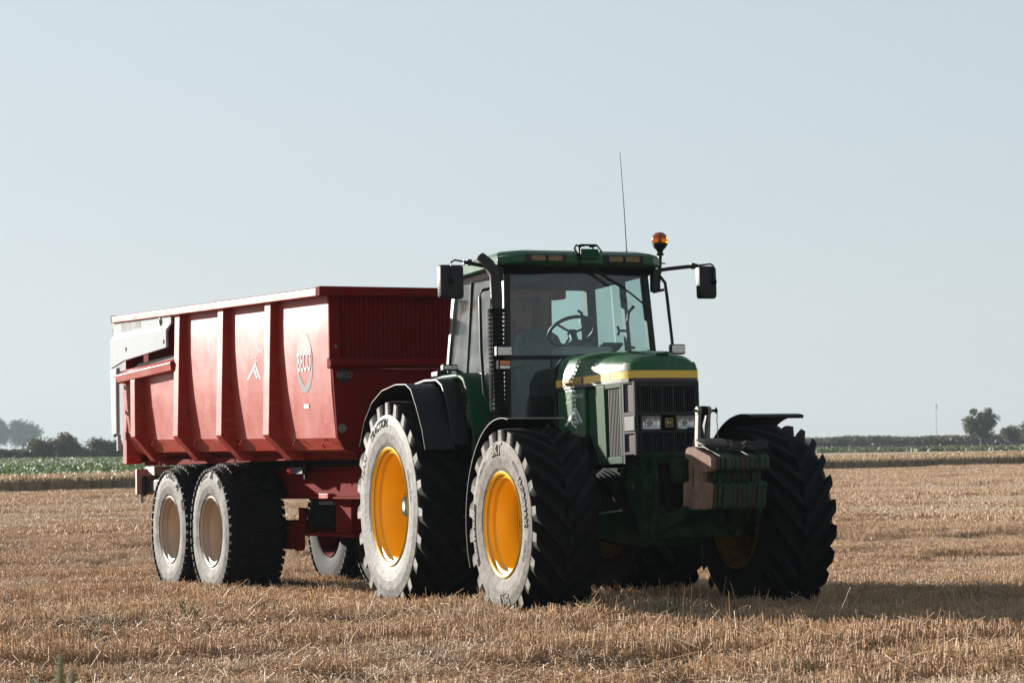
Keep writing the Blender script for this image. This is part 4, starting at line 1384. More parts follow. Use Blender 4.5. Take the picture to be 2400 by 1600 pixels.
    # lashing hooks under the elbow
    for x in (-.85, .72, 2.3, 3.9, 4.7):
        b = MB()
        b.tube([(x, sd * 1.105, zelb(x) - .05), (x - .02, sd * 1.15, zelb(x) - .045), (x - .025, sd * 1.165, zelb(x) - .09), (x, sd * 1.14, zelb(x) - .125)], .008, n=6)
        b.build('lashing_hook', M_RED, TL)
# tail gate
b = MB()
b.box(-2.19, -2.12, -1.12, 1.12, 1.48, 3.10)
for y in (-.8, -.4, 0, .4, .8):
    b.box(-2.26, -2.19, y - .05, y + .05, 1.5, 3.05)
b.build('tail_gate', M_RED_D, TL, bevel=.008)
b = MB()
b.box(-2.16, -2.12, -1.278, -1.10, ztop(-2.1) - .08, ztop(-2.1) + .004)
b.build('rail_cap', M_RUST, TL)
# front wall: lower sheet, ledge, corrugated upper part and top rim
fw = MB()
pl = [(-.62, zbot(4.9)), (-1.035, zfl(4.9)), (-1.105, zelb(4.9) - .03), (-1.145, 2.27), (1.145, 2.27), (1.105, zelb(4.9) - .03), (1.035, zfl(4.9)), (.62, zbot(4.9))]
fw.prism(pl, 4.882, 4.93, 'x')
FW = fw.build('front_wall', M_RED_D, TL, bevel=.006)
b = MB()
b.prism([(4.882, 2.272), (4.95, 2.272), (4.99, 2.30), (4.99, 2.335), (4.94, 2.372), (4.882, 2.372)], -1.185, 1.185, 'y')
b.build('front_ledge', M_RED_D, TL, bevel=.008)
b = MB()
b.box(4.83, 4.862, -1.15, 1.15, 2.3725, ztop(4.9) - .07)
b.build('front_sheet', M_RED_D, TL)
n = 44
for k in range(n):
    y = -1.02 + 2.04 * k / (n - 1)
    b = MB()
    b.prism([(4.8625, y - .016), (4.882, y - .009), (4.882, y + .009), (4.8625, y + .016)], 2.3735, ztop(4.9) - .072, 'z')
    b.build('corrugation', M_RED_D, TL)
for sd in (-1, 1):
    MB().box(4.8625, 4.90, sd * 1.10 - .06, sd * 1.10 + .05, 2.3735, ztop(4.9) - .075).build('corner_post', M_RED_D, TL, bevel=.006)
b = MB()
b.box(4.84, 4.965, -1.277, 1.277, ztop(4.9) - .082, ztop(4.9) + .004)
b.build('front_rim', M_RED_D, TL, bevel=.01)
b = MB()
b.lathe([(.001, 4.907), (.014, 4.907), (.016, 4.9025)], c=(0, -1.1, 2.48), axis='x', n=10)
b.build('rivet', M_STEEL, TL)
b = MB()
b.lathe([(.001, 4.937), (.042, 4.937), (.042, 4.931)], c=(0, -1.06, 1.715), axis='x', n=18)
b.build('plug', M_STEEL, FW)
b = MB()
b.lathe([(.001, 4.936), (.06, 4.936), (.06, 4.931)], c=(0, -1.03, 2.20), axis='x', n=24)
BG = b.build('maker_badge', M_DECAL_B, FW)
b = MB()
add_text(b, 'BECO', .07, lambda u, v: (4.938, -1.03 + u, 2.21 + v), bold=.001, sx=.9)
b.build('badge_lettering', M_STEEL, BG, smooth=0)
# floor
MB().box(-2.08, 4.88, -.90, .90, 1.44, 1.50).build('floor', M_RED_D, TL)

# decals on the near side wall
def on_wall(x, z, off=.0025):
    t = (z - (zelb(x) - .03)) / (ztop(x) - .06 - zelb(x) + .03)
    return (x, -float(np.interp((z - zelb(x) + .03) / 1.35, [0, .3, .6, .8, 1], [1.105, 1.139, 1.156, 1.156, 1.146])) - off, z)


cxl, czl = 4.19, 2.36
rx_, rz_ = .225, .285
G = MB()
N = 24
ring_o = [(math.cos(a), math.sin(a)) for a in np.linspace(0, math.pi, N)]
# upper half-disc above the word
pts = [(cxl + rx_ * math.cos(a), czl + rz_ * math.sin(a)) for a in np.linspace(.24, math.pi - .24, N)]
poly_flat(G, pts, on_wall)
for a0, a1 in zip(np.linspace(math.pi - .24, 2 * math.pi + .24, N)[:-1], np.linspace(math.pi - .24, 2 * math.pi + .24, N)[1:]):
    q = []
    for a in (a0, a1):
        d = abs(math.sin(a)) ** 2
        q.append((cxl + rx_ * math.cos(a), czl + rz_ * math.sin(a)))
    for a in (a1, a0):
        k = .90 - .12 * max(0, -math.sin(a))
        kx = .88 - .45 * max(0, -math.sin(a)) ** 1.5
        q.append((cxl + rx_ * math.cos(a) * kx, czl + rz_ * math.sin(a) * k))
    poly_flat(G, q, on_wall)
G.build('ring_logo', M_DECAL_GREY, TL, smooth=0)
b = MB()
add_text(b, 'BECO', .20, lambda u, v: on_wall(cxl - .005 + u, czl + .005 + v * 1.35, .004), bold=.003, spacing=1.06, sx=.70)
b.build('logo_lettering', M_DECAL_W, TL, smooth=0)
b = MB()
b.add([on_wall(x, z, .004) for x, z in ((4.11, 1.925), (4.25, 1.92), (4.25, 1.965), (4.11, 1.97))], [(0, 1, 2, 3)])
b.build('sticker', M_DECAL_W, TL, smooth=0)
b = MB()
for P in ([(2.46, 2.27), (2.53, 2.265), (2.77, 2.395), (2.765, 2.44)], [(2.765, 2.44), (2.77, 2.395), (2.86, 2.255), (2.91, 2.265)],
          [(2.70, 2.35), (2.745, 2.375), (2.78, 2.29), (2.765, 2.265)], [(2.765, 2.265), (2.78, 2.295), (2.86, 2.315), (2.84, 2.295)]):
    poly_flat(b, P, on_wall)
add_text(b, 'DE NOORDHOEK', .058, lambda u, v: on_wall(2.86 + u, 2.535 + v, .003), sx=.72, bold=.0006)
add_text(b, 'ZONNEMAIRE', .036, lambda u, v: on_wall(2.72 + u, 2.485 + v, .003), sx=.75)
b.build('side_logo', M_DECAL_W, TL, smooth=0)
b = MB()
poly_flat(b, [(2.765, 2.385), (2.80, 2.305), (2.845, 2.315), (2.80, 2.37)], on_wall)
b.build('side_logo', mat('decal_pale_green', (.30, .42, .28), .4), TL, smooth=0)
b = MB()
add_text(b, 'SUPER 1800', .19, lambda u, v: (-1.42 + u, -1.2485, 3.07 + v * .8), sx=.86, bold=.003)
b.build('gate_lettering', M_EMBOSS, TL, smooth=0)

# chassis ------------------------------------------------------------
b = MB()
for sd in (-1, 1):
    b.box(-1.7, 4.95, sd * .48 - .05, sd * .48 + .05, 1.07, 1.33)
    b.box(-1.7, 4.95, sd * .48 - .09, sd * .48 + .09, 1.335, 1.365)
    b.box(-1.7, 4.95, sd * .48 - .09, sd * .48 + .09, 1.045, 1.069)
for x in (-1.5, -.6, 2.2, 3.6, 4.8):
    b.box(x - .05, x + .05, -.425, .425, 1.10, 1.30)
CH = b.build('chassis', M_RED_D, TL, bevel=.006)
b = MB()
for sd in (-1, 1):
    b.box(-1.6, 4.88, sd * .50 - .06, sd * .50 + .06, 1.37, 1.438)
b.build('body_runner', M_DARK, TL)
b = MB()
b.loft([[(x, y0 - wv, z - .08), (x, y0 + wv, z - .08), (x, y0 + wv, z + .08), (x, y0 - wv, z + .08)] for x, y0, wv, z in ((4.6, 0, .30, 1.15), (5.1, .10, .14, .80), (5.5, .20, .09, .62))])
b.tube([(5.45, .20, .62), (5.62, .215, .615)], .05, n=12)
b.build('drawbar', M_RED_D, TL, bevel=.01)
# side light brackets on the chassis
for x in (1.55, 3.05):
    b = MB().box(x, x + .25, -.60, -.535, 1.05, 1.10)
    b.build('chassis_bracket', M_RED, CH, bevel=.004)
# landing leg, tank, bogie
b = MB()
b.box(3.15, 3.58, -.46, -.16, .70, 1.044)
b.box(2.35, 3.72, -.50, -.08, .665, .70)
b.build('landing_leg', M_RED_D, TL, bevel=.008)
b = MB()
b.tube([(2.35, -.35, .86), (3.05, -.35, .86)], .12, n=20)
b.build('air_tank', M_DARK, TL)
b = MB()
b.box(2.72, 3.12, -.48, -.36, .985, 1.02)
b.build('tank_strap', M_STEEL, TL)
b = MB()
for sd in (-1, 1):
    b.loft([[(x, sd * .55 - .06, z - h_), (x, sd * .55 + .06, z - h_), (x, sd * .55 + .06, z + h_), (x, sd * .55 - .06, z + h_)] for x, z, h_ in ((-.45, .72, .05), (.1, .74, .09), (.74, .82, .17), (1.4, .74, .09), (1.95, .72, .05))])
    b.box(.58, .9, sd * .55 - .1, sd * .55 + .1, .8, 1.06)
    b.tube([(1.9, sd * .50, .70), (2.2, sd * .5, .55), (2.2, sd * .45, .95)], .06, n=10)
    b.box(1.6, 2.15, sd * .5 - .08, sd * .5 + .08, .52, .80)
b.build('bogie', M_RED_D, TL, bevel=.01)
CARGO = [('CARGO', 8 * d2r, .60, .095, M_LETTER, .001, False), ('X', 36 * d2r, .60, .13, M_LETTER, .006, False), ('BIB', 62 * d2r, .60, .095, M_LETTER, .001, False),
         ('CARGO', 205 * d2r, .60, .095, M_LETTER, .0, False), ('RADIAL X', 300 * d2r, .58, .07, M_LETTER, .0, False)]
CARGO2 = [(t[0], t[1] - .50, *t[2:]) for t in CARGO]
for x, let in ((1.481, CARGO2), (0, CARGO)):
    b = MB()
    b.tube([(x, -1.05, .715), (x, 1.05, .715)], .075, n=12)
    b.build('axle', M_RED_D, TL)
    for sd in (-1, 1):
        wheel(TL, 'wheel', (x, sd * (1.22 - .455 * .62), .715), sd, .722, .62, .352, 'block', M_SIDE_T, M_CREAM, let if sd < 0 else (), lugs=46, depth=.17, lug_h=.03, inner_rim=M_RED_D)
# lamps
b = MB()
b.tube([(2.95, -.62, 1.335), (2.95, -.70, 1.335)], .02, n=8)
b.obox((2.80, -.72, 1.335), (.34, .05, .07))
b.obox((2.98, -.71, 1.335), (.02, .04, .18))
LP = b.build('marker_lamp', M_BLACK, TL, bevel=.006)
b = MB()
b.lathe([(.001, 2.50), (.03, 2.505), (.042, 2.53), (.042, 2.60), (.03, 2.625)], c=(0, -.72, 1.335), axis='x', n=16)
b.build('lens', M_REDLENS, LP)
b = MB()
b.box(-1.72, -1.35, -1.0, -.55, 1.32, 1.425)
b.box(-1.72, -1.66, -1.12, -.55, 1.10, 1.40)
b.build('lamp_board', mat('faded_red_board', (.36, .17, .14), .6), TL, bevel=.006)
b = MB()
b.box(-1.64, -1.05, -1.0, -.75, 1.12, 1.28)
b.box(-1.70, -1.62, -1.06, -1.0, 1.08, 1.32)
TLP = b.build('tail_lamp', M_BLACK, TL, bevel=.03)
b = MB()
b.lathe([(.001, -1.80), (.035, -1.795), (.045, -1.77), (.045, -1.70)], c=(0, -1.03, 1.21), axis='x', n=16)
b.build('lens', M_AMBERLENS, TLP)
MB().box(-1.735, -1.722, -1.06, -1.02, 1.00, 1.42).build('reflector_strip', M_WHITE, TL)


# ------------------------------------------------------------------ vegetation
M_STRAW = plant_mat('straw', (0.335, 0.198, 0.097), (0.745, 0.55, 0.365), .36, .5)
M_STRAW_P = plant_mat('straw_pale', (0.38, 0.275, 0.17), (0.75, 0.61, 0.45), .36, .5)
M_STRAW_D = plant_mat('straw_dark', (0.11, 0.07, 0.035), (0.32, 0.21, 0.115), .3, .6)
M_WEED = plant_mat('weed_green', (0.07, 0.10, 0.025), (0.20, 0.21, 0.07), .35, .6)


def np_mesh(name, V, F, shade, mats, midx=None, parent=None, link=True, smooth=False):
    """V (n,3), F (m,k) same-size faces, shade per vertex."""
    me = bpy.data.meshes.new(name)
    n, m, k = len(V), len(F), F.shape[1]
    me.vertices.add(n)
    me.vertices.foreach_set('co', np.ascontiguousarray(V, np.float32).ravel())
    me.loops.add(m * k)
    me.loops.foreach_set('vertex_index', np.ascontiguousarray(F, np.int32).ravel())
    me.polygons.add(m)
    me.polygons.foreach_set('loop_start', np.arange(0, m * k, k, dtype=np.int32))
    me.polygons.foreach_set('loop_total', np.full(m, k, np.int32))
    if smooth:
        me.polygons.foreach_set('use_smooth', np.ones(m, bool))
    for mm in (mats if isinstance(mats, (list, tuple)) else [mats]):
        me.materials.append(mm)
    if midx is not None:
        me.polygons.foreach_set('material_index', np.ascontiguousarray(midx, np.int32))
    at = me.attributes.new('shade', 'FLOAT', 'POINT')
    at.data.foreach_set('value', np.ascontiguousarray(shade, np.float32))
    me.update(calc_edges=True)
    me.validate()
    o = bpy.data.objects.new(name, me)
    if link:
        S.collection.objects.link(o)
    if parent is not None:
        o.parent = parent
    return o


def stems(base, tip, r0, r1, shade, sides=3):
    """tapered prisms from base (n,3) to tip (n,3)."""
    n = len(base)
    d = tip - base
    d = d / np.maximum(np.linalg.norm(d, axis=1, keepdims=True), 1e-6)
    ref = np.where(np.abs(d[:, 2:3]) < .9, np.array([[0, 0, 1.]]), np.array([[1., 0, 0]]))
    a = np.cross(d, ref)
    a /= np.linalg.norm(a, axis=1, keepdims=True)
    b = np.cross(d, a)
    ph = RNG.uniform(0, 2 * np.pi, n)
    V = np.zeros((n, sides * 2, 3))
    for i in range(sides):
        t = ph + 2 * np.pi * i / sides
        off = a * np.cos(t)[:, None] + b * np.sin(t)[:, None]
        V[:, i] = base + off * np.reshape(r0, (-1, 1))
        V[:, sides + i] = tip + off * np.reshape(r1, (-1, 1))
    F = np.array([[i, (i + 1) % sides, sides + (i + 1) % sides, sides + i] for i in range(sides)])
    FF = (np.arange(n)[:, None, None] * sides * 2 + F[None]).reshape(-1, 4)
    SH = np.repeat(shade, sides * 2)
    return V.reshape(-1, 3), FF, SH


def cat(parts):
    V, F, Sh, o = [], [], [], 0
    for v, f, s_ in parts:
        V.append(v)
        F.append(f + o)
        Sh.append(s_)
        o += len(v)
    return np.concatenate(V), np.concatenate(F), np.concatenate(Sh)


def stubble_patch(name, size, n, h, r, lying, m, flat=False):
    hs = size / 2 * 1.08
    rows = np.arange(-hs, hs, .125)
    row = rows[RNG.integers(0, len(rows), n)]
    p = np.stack([row + RNG.normal(0, .022, n), RNG.uniform(-hs, hs, n), np.full(n, -.02)], 1)
    lean = RNG.normal(0, .09 if not flat else .5, (n, 2)) + RNG.normal(0, .05, (1, 2))
    hh = h * np.clip(RNG.normal(.92, .16, n), .35, 1.3) * (1 if not flat else .45)
    tip = p + np.stack([lean[:, 0] * hh, lean[:, 1] * hh, hh + .02], 1)
    rr = r * RNG.uniform(.7, 1.25, n)
    parts = [stems(p, tip, rr, rr * .92, np.clip(RNG.normal(.5, .24, n), 0, 1))]
    k = lying
    c = np.stack([RNG.uniform(-hs, hs, k), RNG.uniform(-hs, hs, k), RNG.uniform(.02, h * (.95 if not flat else .4), k)], 1)
    ang = RNG.uniform(0, np.pi, k)
    ln = RNG.uniform(.04, .16, k)
    dv = np.stack([np.cos(ang) * ln, np.sin(ang) * ln, RNG.normal(0, .035, k)], 1)
    parts.append(stems(c - dv, c + dv, np.full(k, r * .8), np.full(k, r * .7), np.clip(RNG.normal(.68, .25, k), 0, 1)))
    # dry leaf shreds
    k2 = lying
    c = np.stack([RNG.uniform(-hs, hs, k2), RNG.uniform(-hs, hs, k2), RNG.uniform(.0, h * .7, k2)], 1)
    dv = RNG.normal(0, 1, (k2, 3)) * np.array([.03, .03, .02])
    parts.append(stems(c - dv, c + dv, np.full(k2, r * 1.3), np.full(k2, r * .3), np.clip(RNG.normal(.4, .25, k2), 0, 1)))
    V, F, Sh = cat(parts)
    return np_mesh(name, V, F, Sh, m, link=False)


def vnoise(x, y, seed=0):
    """cheap smooth value noise."""
    g = np.random.default_rng(seed).random((256, 256))
    xi, yi = np.floor(x).astype(int), np.floor(y).astype(int)
    fx, fy = x - xi, y - yi
    fx, fy = fx * fx * (3 - 2 * fx), fy * fy * (3 - 2 * fy)
    G = lambda a, b: g[a % 256, b % 256]
    return (G(xi, yi) * (1 - fx) + G(xi + 1, yi) * fx) * (1 - fy) + (G(xi, yi + 1) * (1 - fx) + G(xi + 1, yi + 1) * fx) * fy


def scatter(name, label, pts, rot, scl, idx, protos, m=None):
    col = bpy.data.collections.new(name + '_pieces')
    for p in protos:
        col.objects.link(p)
    me = bpy.data.meshes.new(name)
    me.from_pydata([tuple(p) for p in pts], [], [])
    a = me.attributes.new('rot', 'FLOAT_VECTOR', 'POINT')
    a.data.foreach_set('vector', np.ascontiguousarray(rot, np.float32).ravel())
    a = me.attributes.new('scl', 'FLOAT_VECTOR', 'POINT')
    a.data.foreach_set('vector', np.ascontiguousarray(scl, np.float32).ravel())
    a = me.attributes.new('idx', 'INT', 'POINT')
    a.data.foreach_set('value', np.ascontiguousarray(idx, np.int32))
    o = bpy.data.objects.new(name, me)
    S.collection.objects.link(o)
    g = bpy.data.node_groups.new(name + '_scatter', 'GeometryNodeTree')
    g.interface.new_socket('Geometry', in_out='INPUT', socket_type='NodeSocketGeometry')
    g.interface.new_socket('Geometry', in_out='OUTPUT', socket_type='NodeSocketGeometry')
    N = g.nodes
    gi, go = N.new('NodeGroupInput'), N.new('NodeGroupOutput')
    mp = N.new('GeometryNodeMeshToPoints')
    ip = N.new('GeometryNodeInstanceOnPoints')
    ci = N.new('GeometryNodeCollectionInfo')
    ci.inputs['Collection'].default_value = col
    ci.inputs['Separate Children'].default_value = True
    ci.inputs['Reset Children'].default_value = True
    er = N.new('FunctionNodeEulerToRotation')

    def na(nm, ty):
        q = N.new('GeometryNodeInputNamedAttribute')
        q.data_type = ty
        q.inputs['Name'].default_value = nm
        return next(s_ for s_ in q.outputs if s_.enabled and s_.name == 'Attribute')
    L = g.links.new
    L(gi.outputs[0], mp.inputs['Mesh'])
    L(mp.outputs[0], ip.inputs['Points'])
    L(ci.outputs[0], ip.inputs['Instance'])
    ip.inputs['Pick Instance'].default_value = True
    L(na('idx', 'INT'), ip.inputs['Instance Index'])
    L(na('rot', 'FLOAT_VECTOR'), er.inputs[0])
    L(er.outputs[0], ip.inputs['Rotation'])
    L(na('scl', 'FLOAT_VECTOR'), ip.inputs['Scale'])
    L(ip.outputs[0], go.inputs[0])
    md = o.modifiers.new('scatter', 'NODES')
    md.node_group = g
    tag(o, label, kind='stuff')
    return o


gz = np.vectorize(ground_z)
ROWDIR = math.atan2(.70, .713)
WN0, WND = np.array([-19.46, 91.7]), np.array([.713, .701])     # near edge of the standing wheat


def before_wheat(x, y, margin=0.0):
    # positive when the point lies on the camera's side of the wheat edge
    return (WND[0] * (y - WN0[1]) - WND[1] * (x - WN0[0])) < -margin


def field_noise(x, y):
    c, s_ = math.cos(ROWDIR), math.sin(ROWDIR)
    u, v = x * c + y * s_, -x * s_ + y * c
    return .55 * vnoise(u * .22 + 9, v * .8 + 40, 3) + .3 * vnoise(u * .9, v * 2.2, 5) + .15 * vnoise(u * 3, v * 3, 6)


def make_stubble():
    # near field
    st = .40
    protos = [stubble_patch('stubble_patch', .40, 215, .118, .0027, 40, M_STRAW) for _ in range(6)]                     # 0-5 upright
    protos += [stubble_patch('stubble_patch_pale', .40, 190, .112, .0027, 70, M_STRAW_P) for _ in range(3)]              # 6-8 pale, chaffy
    protos += [stubble_patch('stubble_patch_flat', .40, 130, .12, .0027, 90, M_STRAW, True) for _ in range(3)]          # 9-11 pressed down
    protos += [stubble_patch('stubble_patch_dark', .40, 90, .10, .0030, 25, M_STRAW_D, True) for _ in range(2)]         # 12-13 dark hollows
    ys = np.arange(9.0, 46, st)
    P = []
    for y in ys:
        hw = .235 * y + 2.2
        xs = np.arange(-hw, hw, st)
        P.append(np.stack([xs + RNG.uniform(-.06, .06, len(xs)), np.full(len(xs), y) + RNG.uniform(-.06, .06, len(xs))], 1))
    P = np.concatenate(P)
    n = len(P)
    nz = field_noise(P[:, 0], P[:, 1])
    # swaths of pale chaff lie across the view, tracks run beside them
    c_, s_ = math.cos(.30), math.sin(.30)
    u, v = P[:, 0] * c_ + P[:, 1] * s_, -P[:, 0] * s_ + P[:, 1] * c_
    sw = .6 * vnoise(u * .10 + 5, v * .45 + 7, 21) + .4 * vnoise(u * .5, v * 1.6, 22)
    tr = .6 * vnoise(u * .16 + 11, v * 1.1 + 3, 23) + .4 * vnoise(u * .9 + 2, v * 2.0, 24)
    idx = RNG.integers(0, 6, n)
    pale = (sw > .56) & (RNG.random(n) < .8)
    idx[pale] = 6 + RNG.integers(0, 3, pale.sum())
    low = (nz < .38) | (tr < .27)
    idx[low] = 9 + RNG.integers(0, 3, low.sum())
    hol = (tr < .19) | ((nz < .27) & (RNG.random(n) < .6))
    idx[hol] = 12 + RNG.integers(0, 2, hol.sum())
    zs = np.clip(.72 + (nz - .36) * 1.5, .6, 1.3) * RNG.uniform(.9, 1.1, n)
    pts = np.column_stack([P, gz(P[:, 1])])
    rot = np.column_stack([np.zeros(n), np.zeros(n), ROWDIR + RNG.normal(0, .12, n) + np.pi * RNG.integers(0, 2, n)])
    scl = np.column_stack([np.full(n, 1.05), np.full(n, 1.05), zs])
    scatter('stubble', 'cut straw stubble standing close together across the near field', pts, rot, scl, idx, protos)
    # far field: coarser clumps
    protos = [stubble_patch('stubble_clump', 1.6, 620, .14, .0085, 100, M_STRAW) for _ in range(3)]
    protos += [stubble_patch('stubble_clump_pale', 1.6, 620, .14, .0085, 120, M_STRAW_P) for _ in range(2)]
    protos += [stubble_patch('stubble_clump_flat', 1.6, 420, .14, .0085, 130, M_STRAW, True) for _ in range(2)]
    P = []
    for y in np.arange(46.5, 165, 1.5):
        hw = .235 * y + 6
        xs = np.arange(-hw, hw, 1.5)
        P.append(np.stack([xs + RNG.uniform(-.2, .2, len(xs)), np.full(len(xs), y) + RNG.uniform(-.2, .2, len(xs))], 1))
    P = np.concatenate(P)
    P = P[before_wheat(P[:, 0], P[:, 1], .6)]
    n = len(P)
    nz = field_noise(P[:, 0] * .5, P[:, 1] * .5)
    idx = RNG.integers(0, 5, n)
    low = nz < .40
    idx[low] = 5 + RNG.integers(0, 2, low.sum())
    zs = np.clip(.75 + (nz - .4) * 1.2, .6, 1.2)
    rot = np.column_stack([np.zeros(n), np.zeros(n), ROWDIR + RNG.normal(0, .1, n)])
    scatter('distant_stubble', 'pale stubble stretching back to the standing wheat', np.column_stack([P, gz(P[:, 1])]), rot, np.column_stack([np.ones(n), np.ones(n), zs]), idx, protos)


make_stubble()

# loose long straws lying and sticking up between the wheels
n = 150
c = np.column_stack([RNG.uniform(-5, 5, n), RNG.uniform(12.5, 24, n), np.zeros(n)])
c[:, 2] = gz(c[:, 1]) + RNG.uniform(.08, .16, n)
ang = RNG.uniform(0, np.pi * 2, n)
ln = RNG.uniform(.06, .16, n)
dv = np.stack([np.cos(ang) * ln, np.sin(ang) * ln, RNG.normal(.02, .05, n)], 1)
V1 = stems(c - dv, c + dv, np.full(n, .0026), np.full(n, .0020), np.clip(RNG.normal(.75, .2, n), 0, 1))
k = 30
b0 = np.column_stack([RNG.uniform(.2, 4.5, k), RNG.uniform(16.2, 18.3, k), np.zeros(k)])
b0[:, 2] = gz(b0[:, 1])
V2 = stems(b0, b0 + np.column_stack([RNG.normal(0, .10, k), RNG.normal(0, .1, k), RNG.uniform(.2, .36, k)]), np.full(k, .0028), np.full(k, .0016), np.clip(RNG.normal(.7, .2, k), 0, 1))
V, F, Sh = cat([V1, V2])
o = np_mesh('loose_straw', V, F, Sh, M_STRAW)
tag(o, 'long loose straws lying over the stubble around the wheels', kind='stuff')

# small green weeds in the stubble
protos = []
for q in range(4):
    k = 26
    ang = RNG.uniform(0, 2 * np.pi, k)
    p = np.column_stack([RNG.normal(0, .05, k), RNG.normal(0, .05, k), np.zeros(k)])
    tip = p + np.column_stack([np.cos(ang) * .09, np.sin(ang) * .09, RNG.uniform(.05, .19, k)])
    Vv, Ff, Ss = stems(p, tip, np.full(k, .006), np.full(k, .002), RNG.random(k))
    protos.append(np_mesh('weed_tuft', Vv, Ff, Ss, M_WEED, link=False))
k = 60
P = np.column_stack([RNG.uniform(-3.5, 4.5, k), RNG.uniform(13.2, 20, k)])
P = P[(P[:, 0] > .5) | (RNG.random(len(P)) < .25)]
k = len(P)
scatter('weeds', 'scattered small green weeds growing low in the stubble', np.column_stack([P, gz(P[:, 1])]), np.column_stack([np.zeros(k), np.zeros(k), RNG.uniform(0, 6.28, k)]),
        np.repeat(RNG.uniform(.6, 1.1, (k, 1)), 3, 1), RNG.integers(0, 4, k), protos)

# blurred grass heads close to the camera
for i, (px, h, col) in enumerate(((-.722, .985, 0), (-.704, .99, 1), (-.672, 1.018, 0), (-.662, .995, 0))):
    y = 3.5 + .04 * i
    z0 = ground_z(y)
    b = MB()
    b.tube([(0, 0, 0), (.01, 0, h * .5), (.0, .005, h - .06)], [.0035, .003, .0025], n=6)
    G = b.build('grass_plant', mat('grass_stem', (.16, .17, .06), .6), None)
    G.location = (px, y, z0)
    b = MB()
    b.lathe([(.001, h - .10), (.004, h - .09), (.0058, h - .05), (.0045, h - .015), (.001, h)], c=(0, .005, 0), axis='z', n=8)
    b.build('seed_head', mat('grass_head', (.15, .145, .055), .8), G)
    b = MB()
    b.loft([[(t * .09, -.006 * (1 - t), h * .3 + t * .14 - t * t * .1), (t * .09, .006 * (1 - t) + .0005, h * .3 + t * .14 - t * t * .1), (t * .09, 0, h * .3 + t * .14 - t * t * .1 - .0015)] for t in (0, .3, .6, 1)])
    b.build('blade', mat('grass_blade', (.13, .17, .05), .6), G)
    tag(G, ('leftmost green grass head at the bottom left corner', 'second green grass head from the left at the bottom edge', 'tallest green grass head at the bottom edge', 'rightmost green grass head at the bottom left')[i], 'grass', 'grass heads close to the camera')


# standing wheat strip ------------------------------------------------
def in_poly(x, y, poly):
    inside = np.zeros(len(x), bool)
    n_ = len(poly)
    for i in range(n_):
        x0, y0 = poly[i]
        x1, y1 = poly[(i + 1) % n_]
        c_ = ((y0 > y) != (y1 > y)) & (x < (x1 - x0) * (y - y0) / (y1 - y0 + 1e-9) + x0)
        inside ^= c_
    return inside


def crop_points(poly, n):
    a = np.array(poly)
    out = []
    tot = 0
    while tot < n:
        p = RNG.uniform(a.min(0), a.max(0), (n * 2, 2))
        p = p[in_poly(p[:, 0], p[:, 1], poly)]
        out.append(p)
        tot += len(p)
    return np.concatenate(out)[:n]


def blades(P, z0, h, wd, shade, lean=.12, flip=None):
    """upright two-sided strips, randomly turned."""
    n_ = len(P)
    ang = RNG.uniform(0, np.pi, n_)
    dx, dy = np.cos(ang) * wd / 2, np.sin(ang) * wd / 2
    lx, ly = RNG.normal(0, lean, n_) * h, RNG.normal(0, lean, n_) * h
    V = np.zeros((n_, 4, 3))
    V[:, 0] = np.column_stack([P[:, 0] - dx, P[:, 1] - dy, z0])
    V[:, 1] = np.column_stack([P[:, 0] + dx, P[:, 1] + dy, z0])
    V[:, 2] = np.column_stack([P[:, 0] + dx * .7 + lx, P[:, 1] + dy * .7 + ly, z0 + h])
    V[:, 3] = np.column_stack([P[:, 0] - dx * .7 + lx, P[:, 1] - dy * .7 + ly, z0 + h])
    F = np.arange(n_ * 4).reshape(-1, 4)
    return V.reshape(-1, 3), F, np.repeat(shade, 4)


WHEAT = [(-45, 66.6), (75, 184.6), (95, 270), (20, 160), (-17.8, 116), (-30, 85)]
M_WHEAT = plant_mat('wheat', (0.14, 0.105, 0.05), (0.40, 0.275, 0.17), .3, .6)
edge_t = RNG.uniform(-36, 134, 34000)
inn = RNG.uniform(0, 1.2, 34000) ** 1.5
eP = WN0 + edge_t[:, None] * WND + inn[:, None] * np.array([-.701, .713])
gz_e = np.full(len(eP), -.36)
left = np.clip((eP[:, 0] * -1 + 0) / 20, 0, 1)
p1 = blades(eP, gz_e, RNG.normal(.54, .06, len(eP)), RNG.uniform(.03, .06, len(eP)), np.clip(RNG.normal(.35, .25, len(eP)), 0, 1))
iP = crop_points(WHEAT, 60000)
p2 = blades(iP, np.full(len(iP), .0), RNG.normal(.19, .05, len(iP)), RNG.uniform(.06, .14, len(iP)), np.clip(RNG.normal(.75, .2, len(iP)), 0, 1), .3)
V, F, Sh = cat([p1, p2])
o = np_mesh('standing_wheat', V, F, Sh, M_WHEAT)
tag(o, 'strip of ripe standing wheat along the back of the stubble field', kind='stuff')
b = MB()
b.prism(WHEAT, -.35, .07, 'z')
co_ = b.build('crop_floor', mat('wheat_mass', (.20, .14, .075), .9, n2=(.30, .21, .125), nscale=3), None, smooth=0)
tag(co_, 'dense mass of stalks under the ears of the wheat strip', kind='stuff')

